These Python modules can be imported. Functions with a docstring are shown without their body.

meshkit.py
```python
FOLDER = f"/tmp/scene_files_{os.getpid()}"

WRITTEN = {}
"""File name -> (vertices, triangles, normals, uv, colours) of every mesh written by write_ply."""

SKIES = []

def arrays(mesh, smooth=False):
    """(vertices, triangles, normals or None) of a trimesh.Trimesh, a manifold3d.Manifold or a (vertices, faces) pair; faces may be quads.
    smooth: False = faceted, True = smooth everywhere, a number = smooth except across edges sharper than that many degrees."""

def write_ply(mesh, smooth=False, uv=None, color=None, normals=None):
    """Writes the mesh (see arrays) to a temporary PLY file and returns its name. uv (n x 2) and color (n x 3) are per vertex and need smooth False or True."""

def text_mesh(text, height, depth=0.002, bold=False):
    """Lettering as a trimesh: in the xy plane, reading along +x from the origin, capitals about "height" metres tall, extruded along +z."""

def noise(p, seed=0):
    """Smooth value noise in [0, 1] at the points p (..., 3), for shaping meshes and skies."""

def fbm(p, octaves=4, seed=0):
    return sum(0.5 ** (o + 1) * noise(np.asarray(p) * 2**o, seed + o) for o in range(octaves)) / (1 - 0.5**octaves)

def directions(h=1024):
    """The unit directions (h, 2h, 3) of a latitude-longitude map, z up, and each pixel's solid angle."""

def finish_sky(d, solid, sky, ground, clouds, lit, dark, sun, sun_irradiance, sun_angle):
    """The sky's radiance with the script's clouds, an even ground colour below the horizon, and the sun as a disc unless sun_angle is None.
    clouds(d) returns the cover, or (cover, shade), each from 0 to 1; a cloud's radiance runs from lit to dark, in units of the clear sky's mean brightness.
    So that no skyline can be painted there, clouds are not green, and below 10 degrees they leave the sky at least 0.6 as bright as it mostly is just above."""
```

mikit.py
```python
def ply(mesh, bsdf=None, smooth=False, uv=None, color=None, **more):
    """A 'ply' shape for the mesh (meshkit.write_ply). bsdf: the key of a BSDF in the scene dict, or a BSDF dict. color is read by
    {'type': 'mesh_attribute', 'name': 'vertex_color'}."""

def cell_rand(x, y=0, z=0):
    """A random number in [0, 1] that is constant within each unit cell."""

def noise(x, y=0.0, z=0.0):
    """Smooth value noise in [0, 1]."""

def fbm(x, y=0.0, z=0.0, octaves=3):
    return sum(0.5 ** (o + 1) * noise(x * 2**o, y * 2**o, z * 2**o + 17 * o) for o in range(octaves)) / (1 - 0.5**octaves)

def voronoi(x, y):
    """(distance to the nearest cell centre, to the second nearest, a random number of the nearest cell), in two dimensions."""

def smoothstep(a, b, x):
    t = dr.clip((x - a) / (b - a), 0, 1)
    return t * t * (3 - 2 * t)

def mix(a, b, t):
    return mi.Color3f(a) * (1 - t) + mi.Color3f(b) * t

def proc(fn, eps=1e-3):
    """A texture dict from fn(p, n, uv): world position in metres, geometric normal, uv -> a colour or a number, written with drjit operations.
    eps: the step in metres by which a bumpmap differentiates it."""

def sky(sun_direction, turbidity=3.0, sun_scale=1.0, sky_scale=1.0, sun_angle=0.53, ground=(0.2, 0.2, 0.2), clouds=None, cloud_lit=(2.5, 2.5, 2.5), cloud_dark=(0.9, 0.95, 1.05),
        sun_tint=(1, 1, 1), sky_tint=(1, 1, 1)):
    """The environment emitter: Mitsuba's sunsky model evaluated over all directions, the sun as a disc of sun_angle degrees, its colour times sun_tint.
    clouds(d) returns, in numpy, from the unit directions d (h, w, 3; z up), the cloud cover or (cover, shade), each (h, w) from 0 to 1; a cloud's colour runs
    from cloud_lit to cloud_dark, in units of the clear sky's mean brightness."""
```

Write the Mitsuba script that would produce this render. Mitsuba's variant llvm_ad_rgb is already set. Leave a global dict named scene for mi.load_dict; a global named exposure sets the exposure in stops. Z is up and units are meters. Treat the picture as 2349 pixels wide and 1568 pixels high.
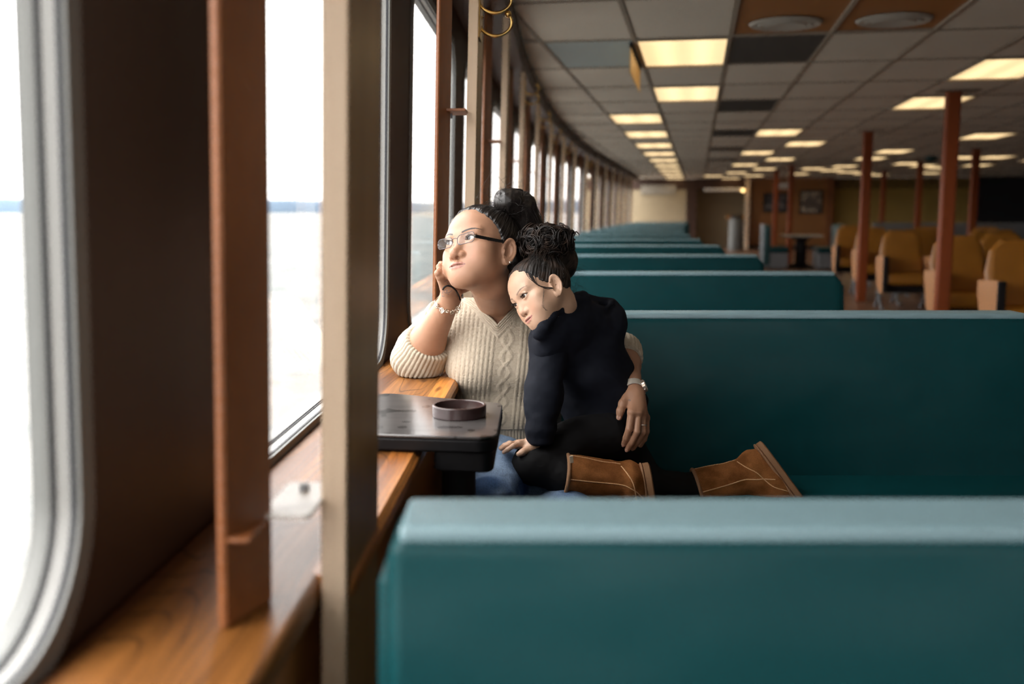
import math, random
import numpy as np
import trimesh
import manifold3d as m3
import shapely.geometry as sg
import drjit as dr
import mitsuba as mi
import mikit, meshkit
from mikit import noise, fbm, smoothstep, mix, proc, voronoi
from scipy.interpolate import PchipInterpolator
T = mi.ScalarTransform4f
scene, labels = {}, {}
# ------------------------------------------------------------------ camera, sky, exposure
PITCH, FPX = math.radians(7.46), 2284.0
CAM_Z = 1.25
scene['camera'] = {'type': 'thinlens', 'fov': 2 * math.degrees(math.atan(1174.5 / FPX)), 'fov_axis': 'x',
                   'aperture_radius': 0.0075, 'focus_distance': 2.56, 'near_clip': 0.05, 'far_clip': 20000.0,
                   'to_world': T().look_at(origin=[0, 0, CAM_Z], target=[0, math.cos(PITCH), CAM_Z - math.sin(PITCH)], up=[0, 0, 1])}
exposure = 0.0

def overcast(d):
    z = np.clip(d[..., 2], 0, 1)
    return np.ones(z.shape), 1 - (0.52 + 0.48 * z) + 0.05 * (meshkit.fbm(d * 3.0, 3, 5) - 0.5)

SKY = 10.0 / 0.1266      # zenith radiance over the clear sky's mean
scene['sky'] = mikit.sky([-0.6, 0.3, 0.75], turbidity=6.0, sun_scale=0.0, sky_scale=1.0, ground=(0.3, 0.3, 0.3), clouds=overcast,
                         cloud_lit=(1.0 * SKY, 0.98 * SKY, 0.95 * SKY), cloud_dark=(0.0, 0.0, 0.0))
LAMP = (1.30, 0.92, 0.47)

# ------------------------------------------------------------------ helpers
used, reserved = {}, set()
def num(name):
    if name not in used:
        used[name] = 0
        key = name
    else:
        used[name] += 1
        key = f'{name}_{used[name]:03d}'
    reserved.add(key)
    return key

def put(key, mesh, bsdf, smooth=False, **kw):
    """one shape entry; a key that is taken gets the next number, a key just reserved by num() is used as it is"""
    if key in reserved: reserved.discard(key)
    else: key = num(key); reserved.discard(key)
    scene[key] = mikit.ply(mesh, bsdf, smooth=smooth, **kw)
    return key

def put_dict(key, d, **kw):
    key = num(key)
    scene[key] = {**d, **kw}
    return key

def lab(key, label, cat=None, group=None, kind=None):
    e = {'label': label}
    if cat: e['category'] = cat
    if group: e['group'] = group
    if kind: e['kind'] = kind
    labels[key] = e
    return key

def cat(ms):
    return trimesh.util.concatenate([m if isinstance(m, trimesh.Trimesh) else tm(m) for m in ms])

def tm(m):
    if hasattr(m, 'to_mesh'):
        q = m.to_mesh()
        return trimesh.Trimesh(np.array(q.vert_properties[:, :3]), np.array(q.tri_verts), process=False)
    return m

def mv(m, x=0, y=0, z=0, rz=0, rx=0, ry=0):
    m = m.copy()
    M = trimesh.transformations.euler_matrix(rx, ry, rz, 'sxyz')
    M[:3, 3] = (x, y, z)
    m.apply_transform(M)
    return m

def hull(pts):
    return trimesh.convex.convex_hull(np.asarray(pts, float))

def cbox(x0, x1, y0, y1, z0, z1, c=0.003):
    """chamfered box"""
    P = []
    for x, sx in ((x0, 1), (x1, -1)):
        for y, sy in ((y0, 1), (y1, -1)):
            for z, sz in ((z0, 1), (z1, -1)):
                P += [(x, y + sy * c, z + sz * c), (x + sx * c, y, z + sz * c), (x + sx * c, y + sy * c, z)]
    return hull(P)

def box(x0, x1, y0, y1, z0, z1):
    return mv(trimesh.creation.box([x1 - x0, y1 - y0, z1 - z0]), (x0 + x1) / 2, (y0 + y1) / 2, (z0 + z1) / 2)

SPH = trimesh.creation.icosphere(subdivisions=2).vertices
SPH1 = trimesh.creation.icosphere(subdivisions=1).vertices
SPH3 = trimesh.creation.icosphere(subdivisions=3).vertices
def rhull(pts, r, s=SPH):
    """hull of spheres: a rounded convex body"""
    return hull(np.vstack([np.asarray(p) + s * r for p in pts]))

def rbox(x0, x1, y0, y1, z0, z1, r=0.01, s=SPH):
    return rhull([(x, y, z) for x in (x0 + r, x1 - r) for y in (y0 + r, y1 - r) for z in (z0 + r, z1 - r)], r, s)

def tube(pts, rad, sides=8, caps=True):
    p = np.asarray(pts, float)
    rad = np.broadcast_to(np.asarray(rad, float), (len(p),))
    t = np.gradient(p, axis=0); t /= np.linalg.norm(t, axis=1, keepdims=True) + 1e-12
    a = np.zeros_like(p); ref = np.array([0, 0, 1.0]) if abs(t[0, 2]) < .9 else np.array([1.0, 0, 0])
    for i in range(len(p)):
        v = ref - t[i] * (ref @ t[i]); v /= np.linalg.norm(v) + 1e-12
        a[i] = v; ref = v
    b = np.cross(t, a)
    ang = np.arange(sides) * 2 * np.pi / sides
    v = p[:, None] + rad[:, None, None] * (np.cos(ang)[None, :, None] * a[:, None] + np.sin(ang)[None, :, None] * b[:, None])
    n = len(p)
    i, j = np.meshgrid(np.arange(n - 1), np.arange(sides), indexing='ij')
    q = np.stack([i * sides + j, i * sides + (j + 1) % sides, (i + 1) * sides + (j + 1) % sides, (i + 1) * sides + j], -1).reshape(-1, 4)
    f = np.vstack([q[:, [0, 1, 2]], q[:, [0, 2, 3]]])
    v = v.reshape(-1, 3)
    if caps:
        v = np.vstack([v, p[0], p[-1]]); k = len(v)
        jj = np.arange(sides)
        f = np.vstack([f, np.stack([np.full(sides, k - 2), (jj + 1) % sides, jj], 1),
                       np.stack([np.full(sides, k - 1), (n - 1) * sides + jj, (n - 1) * sides + (jj + 1) % sides], 1)])
    return trimesh.Trimesh(v, f, process=False)

def lathe(profile, n=48):
    """profile: (r, z) list, closed shapes give solid rings"""
    pr = np.asarray(profile, float); k = len(pr)
    a = np.arange(n) * 2 * np.pi / n
    v = np.stack([pr[None, :, 0] * np.cos(a)[:, None], pr[None, :, 0] * np.sin(a)[:, None], np.broadcast_to(pr[None, :, 1], (n, k))], -1).reshape(-1, 3)
    i, j = np.meshgrid(np.arange(n), np.arange(k - 1), indexing='ij')
    q = np.stack([i * k + j, ((i + 1) % n) * k + j, ((i + 1) % n) * k + j + 1, i * k + j + 1], -1).reshape(-1, 4)
    return trimesh.Trimesh(v, np.vstack([q[:, [0, 1, 2]], q[:, [0, 2, 3]]]), process=False)

def extrude(poly, h):
    return trimesh.creation.extrude_polygon(poly, h, engine='earcut')

def ringsweep(outline, profile):
    """sweep a closed profile (offset inward, depth) round a closed convex outline (points k x 2, ccw) -> (a, b, depth) vertices"""
    o = np.asarray(outline, float); n = len(o)
    t = np.roll(o, -1, 0) - np.roll(o, 1, 0); t /= np.linalg.norm(t, axis=1, keepdims=True)
    inn = np.stack([-t[:, 1], t[:, 0]], 1)
    pr = np.asarray(profile, float); k = len(pr)
    v = np.concatenate([o[:, None] + inn[:, None] * pr[None, :, :1], np.broadcast_to(pr[None, :, 1:], (n, k, 1))], -1).reshape(-1, 3)
    i, j = np.meshgrid(np.arange(n), np.arange(k), indexing='ij')
    q = np.stack([i * k + j, ((i + 1) % n) * k + j, ((i + 1) % n) * k + (j + 1) % k, i * k + (j + 1) % k], -1).reshape(-1, 4)
    m = trimesh.Trimesh(v, np.vstack([q[:, [0, 1, 2]], q[:, [0, 2, 3]]]), process=False)
    if m.volume < 0: m.invert()
    return m

def rrect(x0, x1, y0, y1, r, seg=10):
    P = []
    for cx, cy, a0 in ((x1 - r, y0 + r, -90), (x1 - r, y1 - r, 0), (x0 + r, y1 - r, 90), (x0 + r, y0 + r, 180)):
        for a in np.linspace(a0, a0 + 90, seg):
            P.append((cx + r * math.cos(math.radians(a)), cy + r * math.sin(math.radians(a))))
    return np.array(P)

# ------------------------------------------------------------------ materials
def two(d): return {'type': 'twosided', 'bsdf': d}
def col(c): return {'type': 'rgb', 'value': list(map(float, c))}
def prin(c, rough=0.5, spec=0.5, metal=0.0, coat=0.0, coatg=0.9, **kw):
    d = {'type': 'principled', 'base_color': c if isinstance(c, dict) else col(c), 'roughness': rough, 'metallic': metal, 'specular': spec, **kw}
    if coat: d.update(clearcoat=coat, clearcoat_gloss=coatg)
    return d
def bump(d, fn, scale=1.0, eps=1e-3): return {'type': 'bumpmap', 'arbitrary': proc(fn, eps), 'bsdf': d, 'scale': scale}
def M(name, d): scene[name] = two(d); return name

def wood_fn(p, n, uv):
    x, y, z = p.x - 0.05 * p.y, p.y, p.z
    w = noise(x * 9, y * 1.3, z * 9) * 1.0 + noise(x * 25, y * 3.1, z * 20) * 0.35
    ring = dr.abs(dr.sin((w * 9 + x * 22) * 3.14159))
    line = 1 - smoothstep(0.0, 0.30, ring)
    fine = fbm(x * 260, y * 7, z * 260, 2)
    base = mix((0.22, 0.084, 0.018), (0.105, 0.034, 0.006), smoothstep(0.25, 0.75, noise(x * 30, y * 2, z * 30)))
    base = mix(base, (0.035, 0.012, 0.004), line * 0.72)
    return base * (0.72 + 0.5 * fine)
M('mat_wood', prin(proc(wood_fn), 0.42, 0.4, coat=0.45, coatg=0.85))

def wood_lit(p, n, uv): return wood_fn(p, n, uv) * 2.1  # ledge wood, brighter: the light on the nosing is put into the colour
M('mat_wood_lit', prin(proc(wood_lit), 0.36, 0.4, coat=0.6, coatg=0.88))
def teal_fn(p, n, uv):
    f = fbm(p.x * 3, p.y * 3, p.z * 3, 3)
    return mix((0.0022, 0.036, 0.041), (0.0032, 0.048, 0.054), f)
def vinyl_b(p, n, uv): return fbm(p.x * 5, p.y * 5, p.z * 9, 2) * 0.006 + noise(p.x * 900, p.y * 900, p.z * 900) * 0.00006
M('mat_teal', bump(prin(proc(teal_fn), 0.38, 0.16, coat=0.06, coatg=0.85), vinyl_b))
M('mat_teal_top_glare', bump(prin((0.17, 0.275, 0.31), 0.42, 0.8, coat=1.0, coatg=0.55), vinyl_b))  # pale teal: window glare on the bench tops put into the base colour
M('mat_teal_dark', prin((0.008, 0.06, 0.065), 0.45))
def paint_fn(p, n, uv):
    f = fbm(p.x * 11, p.y * 11, p.z * 3, 4)
    return mix((0.19, 0.064, 0.020), (0.26, 0.092, 0.030), smoothstep(0.3, 0.7, f))
def paint_b(p, n, uv): return fbm(p.x * 120, p.y * 120, p.z * 120, 2) * 0.0012
M('mat_brown', bump(prin(proc(paint_fn), 0.42, 0.45), paint_b))
def wall_fn(p, n, uv):
    f = fbm(p.x * 5, p.y * 5, p.z * 1.2, 3)
    return mix((0.026, 0.009, 0.0035), (0.042, 0.015, 0.006), f)
M('mat_brown_shaded', prin(proc(wall_fn), 0.5, 0.4))  # same paint as the ribs, darkened: wall shade put into the colour
def cream_fn(p, n, uv):
    f = fbm(p.x * 60, p.y * 60, p.z * 2.2, 3)
    return mix((0.74, 0.55, 0.38), (0.84, 0.655, 0.475), f)
M('mat_cream', prin(proc(cream_fn), 0.42, 0.4))
def gold_fn(p, n, uv):
    f = fbm(p.x * 40, p.y * 40, p.z * 1.5, 3)
    return mix((0.26, 0.145, 0.055), (0.34, 0.195, 0.08), f)
M('mat_gold_laminate', prin(proc(gold_fn), 0.34, 0.5))
def tile_fn(p, n, uv):
    f = fbm(p.x * 1.1, p.y * 1.1, 0, 3); g = noise(p.x * 160, p.y * 160)
    return mix((0.58, 0.525, 0.45), (0.68, 0.62, 0.54), f) * (0.93 + 0.1 * g)
M('mat_tile', prin(proc(tile_fn), 0.7, 0.3))
M('mat_tile_blue', prin((0.40, 0.46, 0.47), 0.7, 0.3))
M('mat_grid', prin((0.30, 0.25, 0.20), 0.5))
M('mat_vent', prin((0.085, 0.075, 0.066), 0.5))
M('mat_alu', prin((0.165, 0.17, 0.165), 0.45, 0.4))
M('mat_alu_white', prin((0.27, 0.27, 0.26), 0.4))
M('mat_rubber', prin((0.018, 0.02, 0.028), 0.5))
M('mat_dark', prin((0.012, 0.011, 0.012), 0.55, 0.2))
M('mat_black_gloss', prin((0.006, 0.006, 0.007), 0.40, 0.25))
M('mat_brass', prin((0.72, 0.46, 0.16), 0.22, metal=1.0))
M('mat_chrome', prin((0.75, 0.75, 0.75), 0.2, metal=1.0))
M('mat_white', prin((0.74, 0.71, 0.67), 0.4))
M('mat_column', prin((0.26, 0.055, 0.012), 0.5, 0.3))
M('mat_grey', prin((0.16, 0.165, 0.175), 0.55))
def tan_fn(p, n, uv): return mix((0.29, 0.112, 0.013), (0.38, 0.155, 0.019), fbm(p.x * 4, p.y * 4, p.z * 4, 2))
M('mat_tan', prin(proc(tan_fn), 0.36, 0.5, coat=0.3))
M('mat_arm_wood', prin((0.52, 0.25, 0.11), 0.4))
M('mat_beige_wall', prin((0.26, 0.20, 0.12), 0.6))
M('mat_yellow_wall', prin((0.42, 0.275, 0.07), 0.6))
M('mat_wood_panel', prin((0.30, 0.125, 0.036), 0.45))
M('mat_navy_wall', prin((0.008, 0.009, 0.012), 0.6))
def floor_fn(p, n, uv):
    f = fbm(p.x * 1.6, p.y * 1.6, 0, 3)
    return mix((0.155, 0.085, 0.055), (0.23, 0.135, 0.09), f)
M('mat_floor', prin(proc(floor_fn), 0.3, 0.5))
def table_fn(p, n, uv):
    spot = smoothstep(0.72, 0.78, noise(p.x * 38, p.y * 38, 3))
    return mix((0.040, 0.037, 0.037), (0.066, 0.060, 0.058), fbm(p.x * 6, p.y * 30, 0, 3)) * (1 - 0.7 * spot)
M('mat_table', prin(proc(table_fn), 0.16, 0.6, coat=1.0, coatg=0.96))
scene['mat_pane'] = {'type': 'thindielectric', 'int_ior': 1.12}
scene['mat_lamp'] = two({'type': 'diffuse', 'reflectance': col((0.8, 0.75, 0.6))})
# ------------------------------------------------------------------ the hull side: a curved line of windows, ribs, posts and a ledge
LEAN = 0.025
_y = np.array([-9, -5, -2, 1.17, 3.15, 5.13, 7.11, 9.09, 11.07, 13.05, 15.03, 17.0, 19, 21, 23, 24.9, 26.9, 28.9, 30.9, 34, 38])
_x = np.array([-.50, -.41, -.325, -.222, -.148, -.07, .035, .19, .385, .625, .895, 1.21, 1.56, 1.92, 2.28, 2.63, 3.0, 3.37, 3.74, 4.31, 5.05])
xp = PchipInterpolator(_y, _x)
dxp = xp.derivative()
def hull_xy(s, n, z=CAM_Z):
    d = dxp(s); l = np.sqrt(1 + d * d)
    return xp(s) + n / l + LEAN * (np.asarray(z) - CAM_Z), s - n * d / l
def bend(mesh, s0=0.0):
    """local (s along the hull, n inward, z) -> world"""
    m = mesh.copy(); v = np.array(m.vertices)
    s = v[:, 0] + s0
    x, y = hull_xy(s, v[:, 1], v[:, 2])
    m.vertices = np.stack([x, y, v[:, 2]], 1)
    m.invert()
    return m
STEP = 1.98
POST0 = 1.17
RIB0 = 1.05
NWIN = 16
CEIL = 2.35
WALL_N = -.222

def grid_box(s0, s1, n0, n1, z0, z1, step=0.5):
    """box subdivided along s so that it can bend"""
    k = max(1, int(math.ceil((s1 - s0) / step)))
    ss = np.linspace(s0, s1, k + 1)
    ring = np.array([(n0, z0), (n1, z0), (n1, z1), (n0, z1)])
    v = np.concatenate([np.repeat(ss, 4)[:, None], np.tile(ring, (k + 1, 1))], 1)
    f = []
    for i in range(k):
        for j in range(4):
            a, b, c, d = i * 4 + j, i * 4 + (j + 1) % 4, (i + 1) * 4 + (j + 1) % 4, (i + 1) * 4 + j
            f += [(a, b, c), (a, c, d)]
    f += [(0, 2, 1), (0, 3, 2)]
    e = k * 4
    f += [(e, e + 1, e + 2), (e, e + 2, e + 3)]
    m = trimesh.Trimesh(v, f, process=False)
    if m.volume < 0: m.invert()
    return m

# hull wall below and above the windows, and a pier at every rib
WB, WT, WR = 0.815, 2.035, 0.14          # window bottom, top, corner radius
S0, S1 = RIB0 - 1.5 * STEP, RIB0 + NWIN * STEP
lab(put('wall_left', bend(grid_box(S0, S1, WALL_N - .05, WALL_N, 0, WB)), 'mat_brown_shaded'), 'brown steel hull side under the row of windows', kind='structure')
put('wall_left__header', bend(grid_box(S0, S1, WALL_N - .05, WALL_N, WT, CEIL)), 'mat_brown_shaded')
put('wall_left__soffit_box', bend(grid_box(S0, S1, WALL_N, 0.03, 2.215, CEIL)), 'mat_brown_shaded')
put('wall_left__kick_panel', bend(grid_box(S0, S1, -.045, -.03, 0, 0.775)), 'mat_wood_panel')
corner = sg.Polygon(rrect(0, 1, 0, 1, WR)).simplify(0)
for i in range(-1, NWIN):
    sa, sb = RIB0 + i * STEP + .46, RIB0 + (i + 1) * STEP - .045     # the opening of this bay
    far = i > 7
    opening = rrect(sa, sb, WB, WT, WR, 5 if far else 10)
    # pier: wall between the bays' middles with the rounded opening cut out (flat plate, then bent)
    plate = sg.Polygon([(sa - .505, WB), (sb, WB), (sb, WT), (sa - .505, WT)]).difference(sg.Polygon(opening))
    pieces = [extrude(g, .05) for g in getattr(plate, 'geoms', [plate])]
    m = cat(pieces)
    v = np.array(m.vertices); m.vertices = np.stack([v[:, 0], WALL_N - .042 + v[:, 2] * .84, v[:, 1]], 1); m.invert()
    put('wall_left__pier', bend(m), 'mat_brown_shaded')
    # window: inner flange ring, reveal with gaskets, outer frame with bolts, pane
    w = f'window_{i + 4}'
    nth = ['', 'left edge of the frame nearest the camera', 'second from the camera'][max(0, min(2, i + 2))] if i < 1 else ''
    def ring(off0, off1, d0, d1):
        m = ringsweep(opening, [(off0, d0), (off1, d0), (off1, d1), (off0, d1)])
        v = np.array(m.vertices); m.vertices = np.stack([v[:, 0], v[:, 2], v[:, 1]], 1); m.invert()
        return bend(m)
    ordn = ['first', 'second', 'third', 'fourth', 'fifth', 'sixth', 'seventh', 'eighth', 'ninth', 'tenth', 'eleventh', 'twelfth', 'thirteenth', 'fourteenth', 'fifteenth', 'sixteenth', 'seventeenth', 'eighteenth', 'nineteenth', 'twentieth']
    pane = bend(mv(trimesh.creation.box([sb - sa, .001, WT - WB]), (sa + sb) / 2, WALL_N - .030, (WT + WB) / 2))
    if i < 9:
        lab(put(w, ring(-.030, .001, WALL_N, WALL_N + .007), 'mat_alu', 35), 'aluminium ferry window with rounded corners, ' + (f'{ordn[i + 1]} window from the camera' if i >= -1 else 'behind the camera'), kind='structure')
        put(w + '__gasket', ring(-.001, .003, WALL_N - .004, WALL_N + .001), 'mat_rubber', 35)
        put(w + '__inner_frame', ring(-.001, .003, WALL_N - .019, WALL_N - .004), 'mat_alu_white', 35)
        put(w + '__outer_gasket', ring(-.001, .005, WALL_N - .023, WALL_N - .019), 'mat_rubber', 35)
        put(w + '__outer_frame', ring(-.001, .007, WALL_N - .043, WALL_N - .023), 'mat_alu', 35)
        if 0 <= i < 3:
            for z in np.arange(1.02, 1.95, .14):
                put(w + '__bolt', bend(mv(trimesh.creation.cylinder(.007, .012, sections=10), sb - .010, WALL_N - .036, z, ry=math.pi / 2)), 'mat_grey', 40)
    else:
        lab(put(w, cat([ring(-.030, .004, WALL_N, WALL_N + .012), ring(.000, .042, WALL_N - .062, WALL_N - .012)]), 'mat_alu', 35), f'aluminium ferry window with rounded corners, {ordn[i + 1]} window from the camera', kind='structure')
    put(w + '__pane', pane, 'mat_pane')
    # rib: web, flange plate parallel to the wall
    sr = RIB0 + i * STEP
    put('wall_left__rib_flange', bend(mv(cbox(.008, .098, -.012, 0, .80, 2.215, .003), sr - .032, -.074, rz=.32)), 'mat_brown', 30)

# wooden ledge (continuous) with a rounded nose
m = grid_box(S0, S1, WALL_N, -.006, .762, .80, 0.25)
prof = sg.box(WALL_N, .762, -.004, .80).buffer(-.012).buffer(.012, quad_segs=5)
pc = np.array(prof.exterior.coords)[:-1]
ss = np.arange(S0, S1 + .01, .3); k = len(pc)
v = np.concatenate([np.repeat(ss, k)[:, None], np.tile(pc, (len(ss), 1))], 1)
ii, jj = np.meshgrid(np.arange(len(ss) - 1), np.arange(k), indexing='ij')
q = np.stack([ii * k + jj, ii * k + (jj + 1) % k, (ii + 1) * k + (jj + 1) % k, (ii + 1) * k + jj], -1).reshape(-1, 4)
m = trimesh.Trimesh(v, np.vstack([q[:, [0, 1, 2]], q[:, [0, 2, 3]]]), process=False)
m = bend(m)
if m.volume < 0: m.invert()
lab(put('window_ledge', m, 'mat_wood', 40), 'long varnished wooden ledge running under the windows', 'ledge')

for i in range(0, NWIN - 1):
    nose = rrect(POST0 + i * STEP + .012, POST0 + (i + 1) * STEP - .10, -.03, .034, .03, 8)
    a = sg.Polygon(nose).buffer(-.010)
    if i < 6:
        top = [np.array([(x, y, z) for x, y in np.array((sg.Polygon(nose) if k else a).exterior.coords)]) for k, z in ((0, .7625), (1, .772), (1, .790), (0, .8003))]
        m = hull(np.vstack(top)); m = m.slice_plane([0, 0, 0], [0, 0, 1])
        for cut in (.25, .5, .75): pass
        put('window_ledge__nosing', bend(m), 'mat_wood_lit', 40)

# cream posts at the ledge's edge, each with brackets to its rib and brass hooks
for i in range(0, NWIN - 1):
    s = POST0 + i * STEP
    key = num('window_post')
    def pput(name, m, mat, sm=False): return put(key + '__' + name, bend(m), mat, sm)
    pput('board', mv(cbox(0.004, .235, .0015, .0295, 0, 2.30, .002), s), 'mat_gold_laminate')
    pput('edge_strip', mv(cbox(-.004, .0045, 0, .031, 0, 2.30, .002), s), 'mat_cream')
    zs = (.905, 1.74) if i == 0 else ((1.60,) if i in (1,) else (1.60,))
    if i == 1: zs = (1.555,)
    if i == 0: zs = (.905,)
    if i < 9:
        for zb in zs:
            if i == 0:
                br = hull(np.vstack([mv(trimesh.creation.cylinder(.010, .005, sections=20), s + x, y, zb).vertices for x in (-.062, .058) for y in (-.046, -.008)]))
                k2 = pput('bracket', br, 'mat_white', 30)
                labels[k2] = {'label': 'white metal bracket plate screwed to the post'}
                put(k2 + '__bolt', bend(mv(trimesh.creation.cylinder(.006, .012, sections=10), s + .03, -.028, zb + .004)), 'mat_grey')
                put(k2 + '__cleat', bend(mv(cbox(-.145, .01, -.07, -.045, zb - .006, zb - .002, .001), s)), 'mat_brown')
            else:
                k2 = pput('bracket', mv(cbox(-.09, .05, -.06, .004, zb - .005, zb + .003, .001), s), 'mat_brown')
                put(k2 + '__bolt', bend(mv(trimesh.creation.cylinder(.006, .03, sections=10), s, -.05, zb - .004)), 'mat_grey')
    if i in (1, 3, 4, 5, 6, 8):
        for jx in range(2):
            z0 = (1.895 if i == 1 else 2.10) - .06 * jx
            a = np.radians(np.linspace(150, 400, 20))
            pts = np.stack([s + .02 + .05 * jx + 0 * a, .030 + .050 + .050 * np.cos(a), z0 + .040 * np.sin(a)], 1)
            hk = pput('hook', tube(pts, .005, 8), 'mat_brass', True)
            labels[hk] = {'label': 'curled brass coat hook'}
            put(hk + '__ball', bend(mv(trimesh.creation.icosphere(subdivisions=2, radius=.011), *pts[-1])), 'mat_brass', True)
        pput('hook_plate', mv(cbox(0, .10, .03, .036, 1.78 if i == 1 else 1.98, 1.95 if i == 1 else 2.16, .002), s), 'mat_brass')
    pos = 'nearest the camera, with a white bracket plate' if i == 0 else f'{ordn[i]} from the camera along the windows'
    lab(key, f'cream edged wooden window post, {pos}', 'post', 'window posts')

# ------------------------------------------------------------------ room axes: the hall is turned 10.4 degrees from the camera's axis
AX = math.radians(10.4)
def room(s, q): return s * math.sin(AX) + q * math.cos(AX), s * math.cos(AX) - q * math.sin(AX)
RZ = -AX
def rm(m):
    """(q lateral, s along, z) -> world"""
    return mv(m, rz=RZ)
S_END, Q_R = 35.0, 12.0
def inside(q0, q1, s0, s1, z, n=-.245):
    """the part of a room rectangle inside the hull, in world x, y"""
    yy = np.linspace(-9, 44, 110)
    hx, hy = hull_xy(np.clip(yy, -9, 37), n, z); hx = hx + .19 * np.maximum(yy - 37, 0); hy = hy + np.maximum(yy - 37, 0)
    poly = sg.Polygon(list(zip(hx, hy)) + [(60, 60), (60, -30)])
    r = sg.Polygon([room(s, q) for s, q in ((s0, q0), (s0, q1), (s1, q1), (s1, q0))])
    return r.intersection(poly)
def flat(poly, z0, z1):
    return mv(cat([extrude(g, z1 - z0) for g in getattr(poly, 'geoms', [poly])]), 0, 0, z0)
lab(put('floor', flat(inside(-8, Q_R, -8, S_END + 8, 0), -.05, 0), 'mat_floor'), 'brown glossy ferry deck floor', kind='structure')
lab(put('wall_right', rm(box(Q_R, Q_R + .1, -8, S_END + 8, 0, CEIL)), 'mat_brown_shaded'), 'dark wall on the far right side', kind='structure')
S_B = -1.75  # back wall set close; its windows are added to send fill light forward
lab(put('wall_back', rm(box(-.6, Q_R, S_B - .1, S_B, 0, .8)), 'mat_brown_shaded'), 'wall with added fill windows, unseen behind the camera', kind='structure')
put('wall_back__header', rm(box(-.6, Q_R, S_B - .1, S_B, 2.1, CEIL)), 'mat_brown_shaded')
for k in range(8):
    put('wall_back__pier', rm(box(-.6 + k * 1.8, -.25 + k * 1.8 + (1.5 if k > 1 else 0), S_B - .1, S_B, .8, 2.1)), 'mat_brown_shaded')
    if k < 2:
        put('wall_back__pane', rm(box(-.25 + k * 1.8, 1.2 + k * 1.8, S_B - .06, S_B - .059, .8, 2.1)), 'mat_pane')
        for z in (.8, 2.06): put('wall_back__frame', rm(box(-.25 + k * 1.8, 1.2 + k * 1.8, S_B - .08, S_B + .01, z, z + .04)), 'mat_alu')

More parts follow.
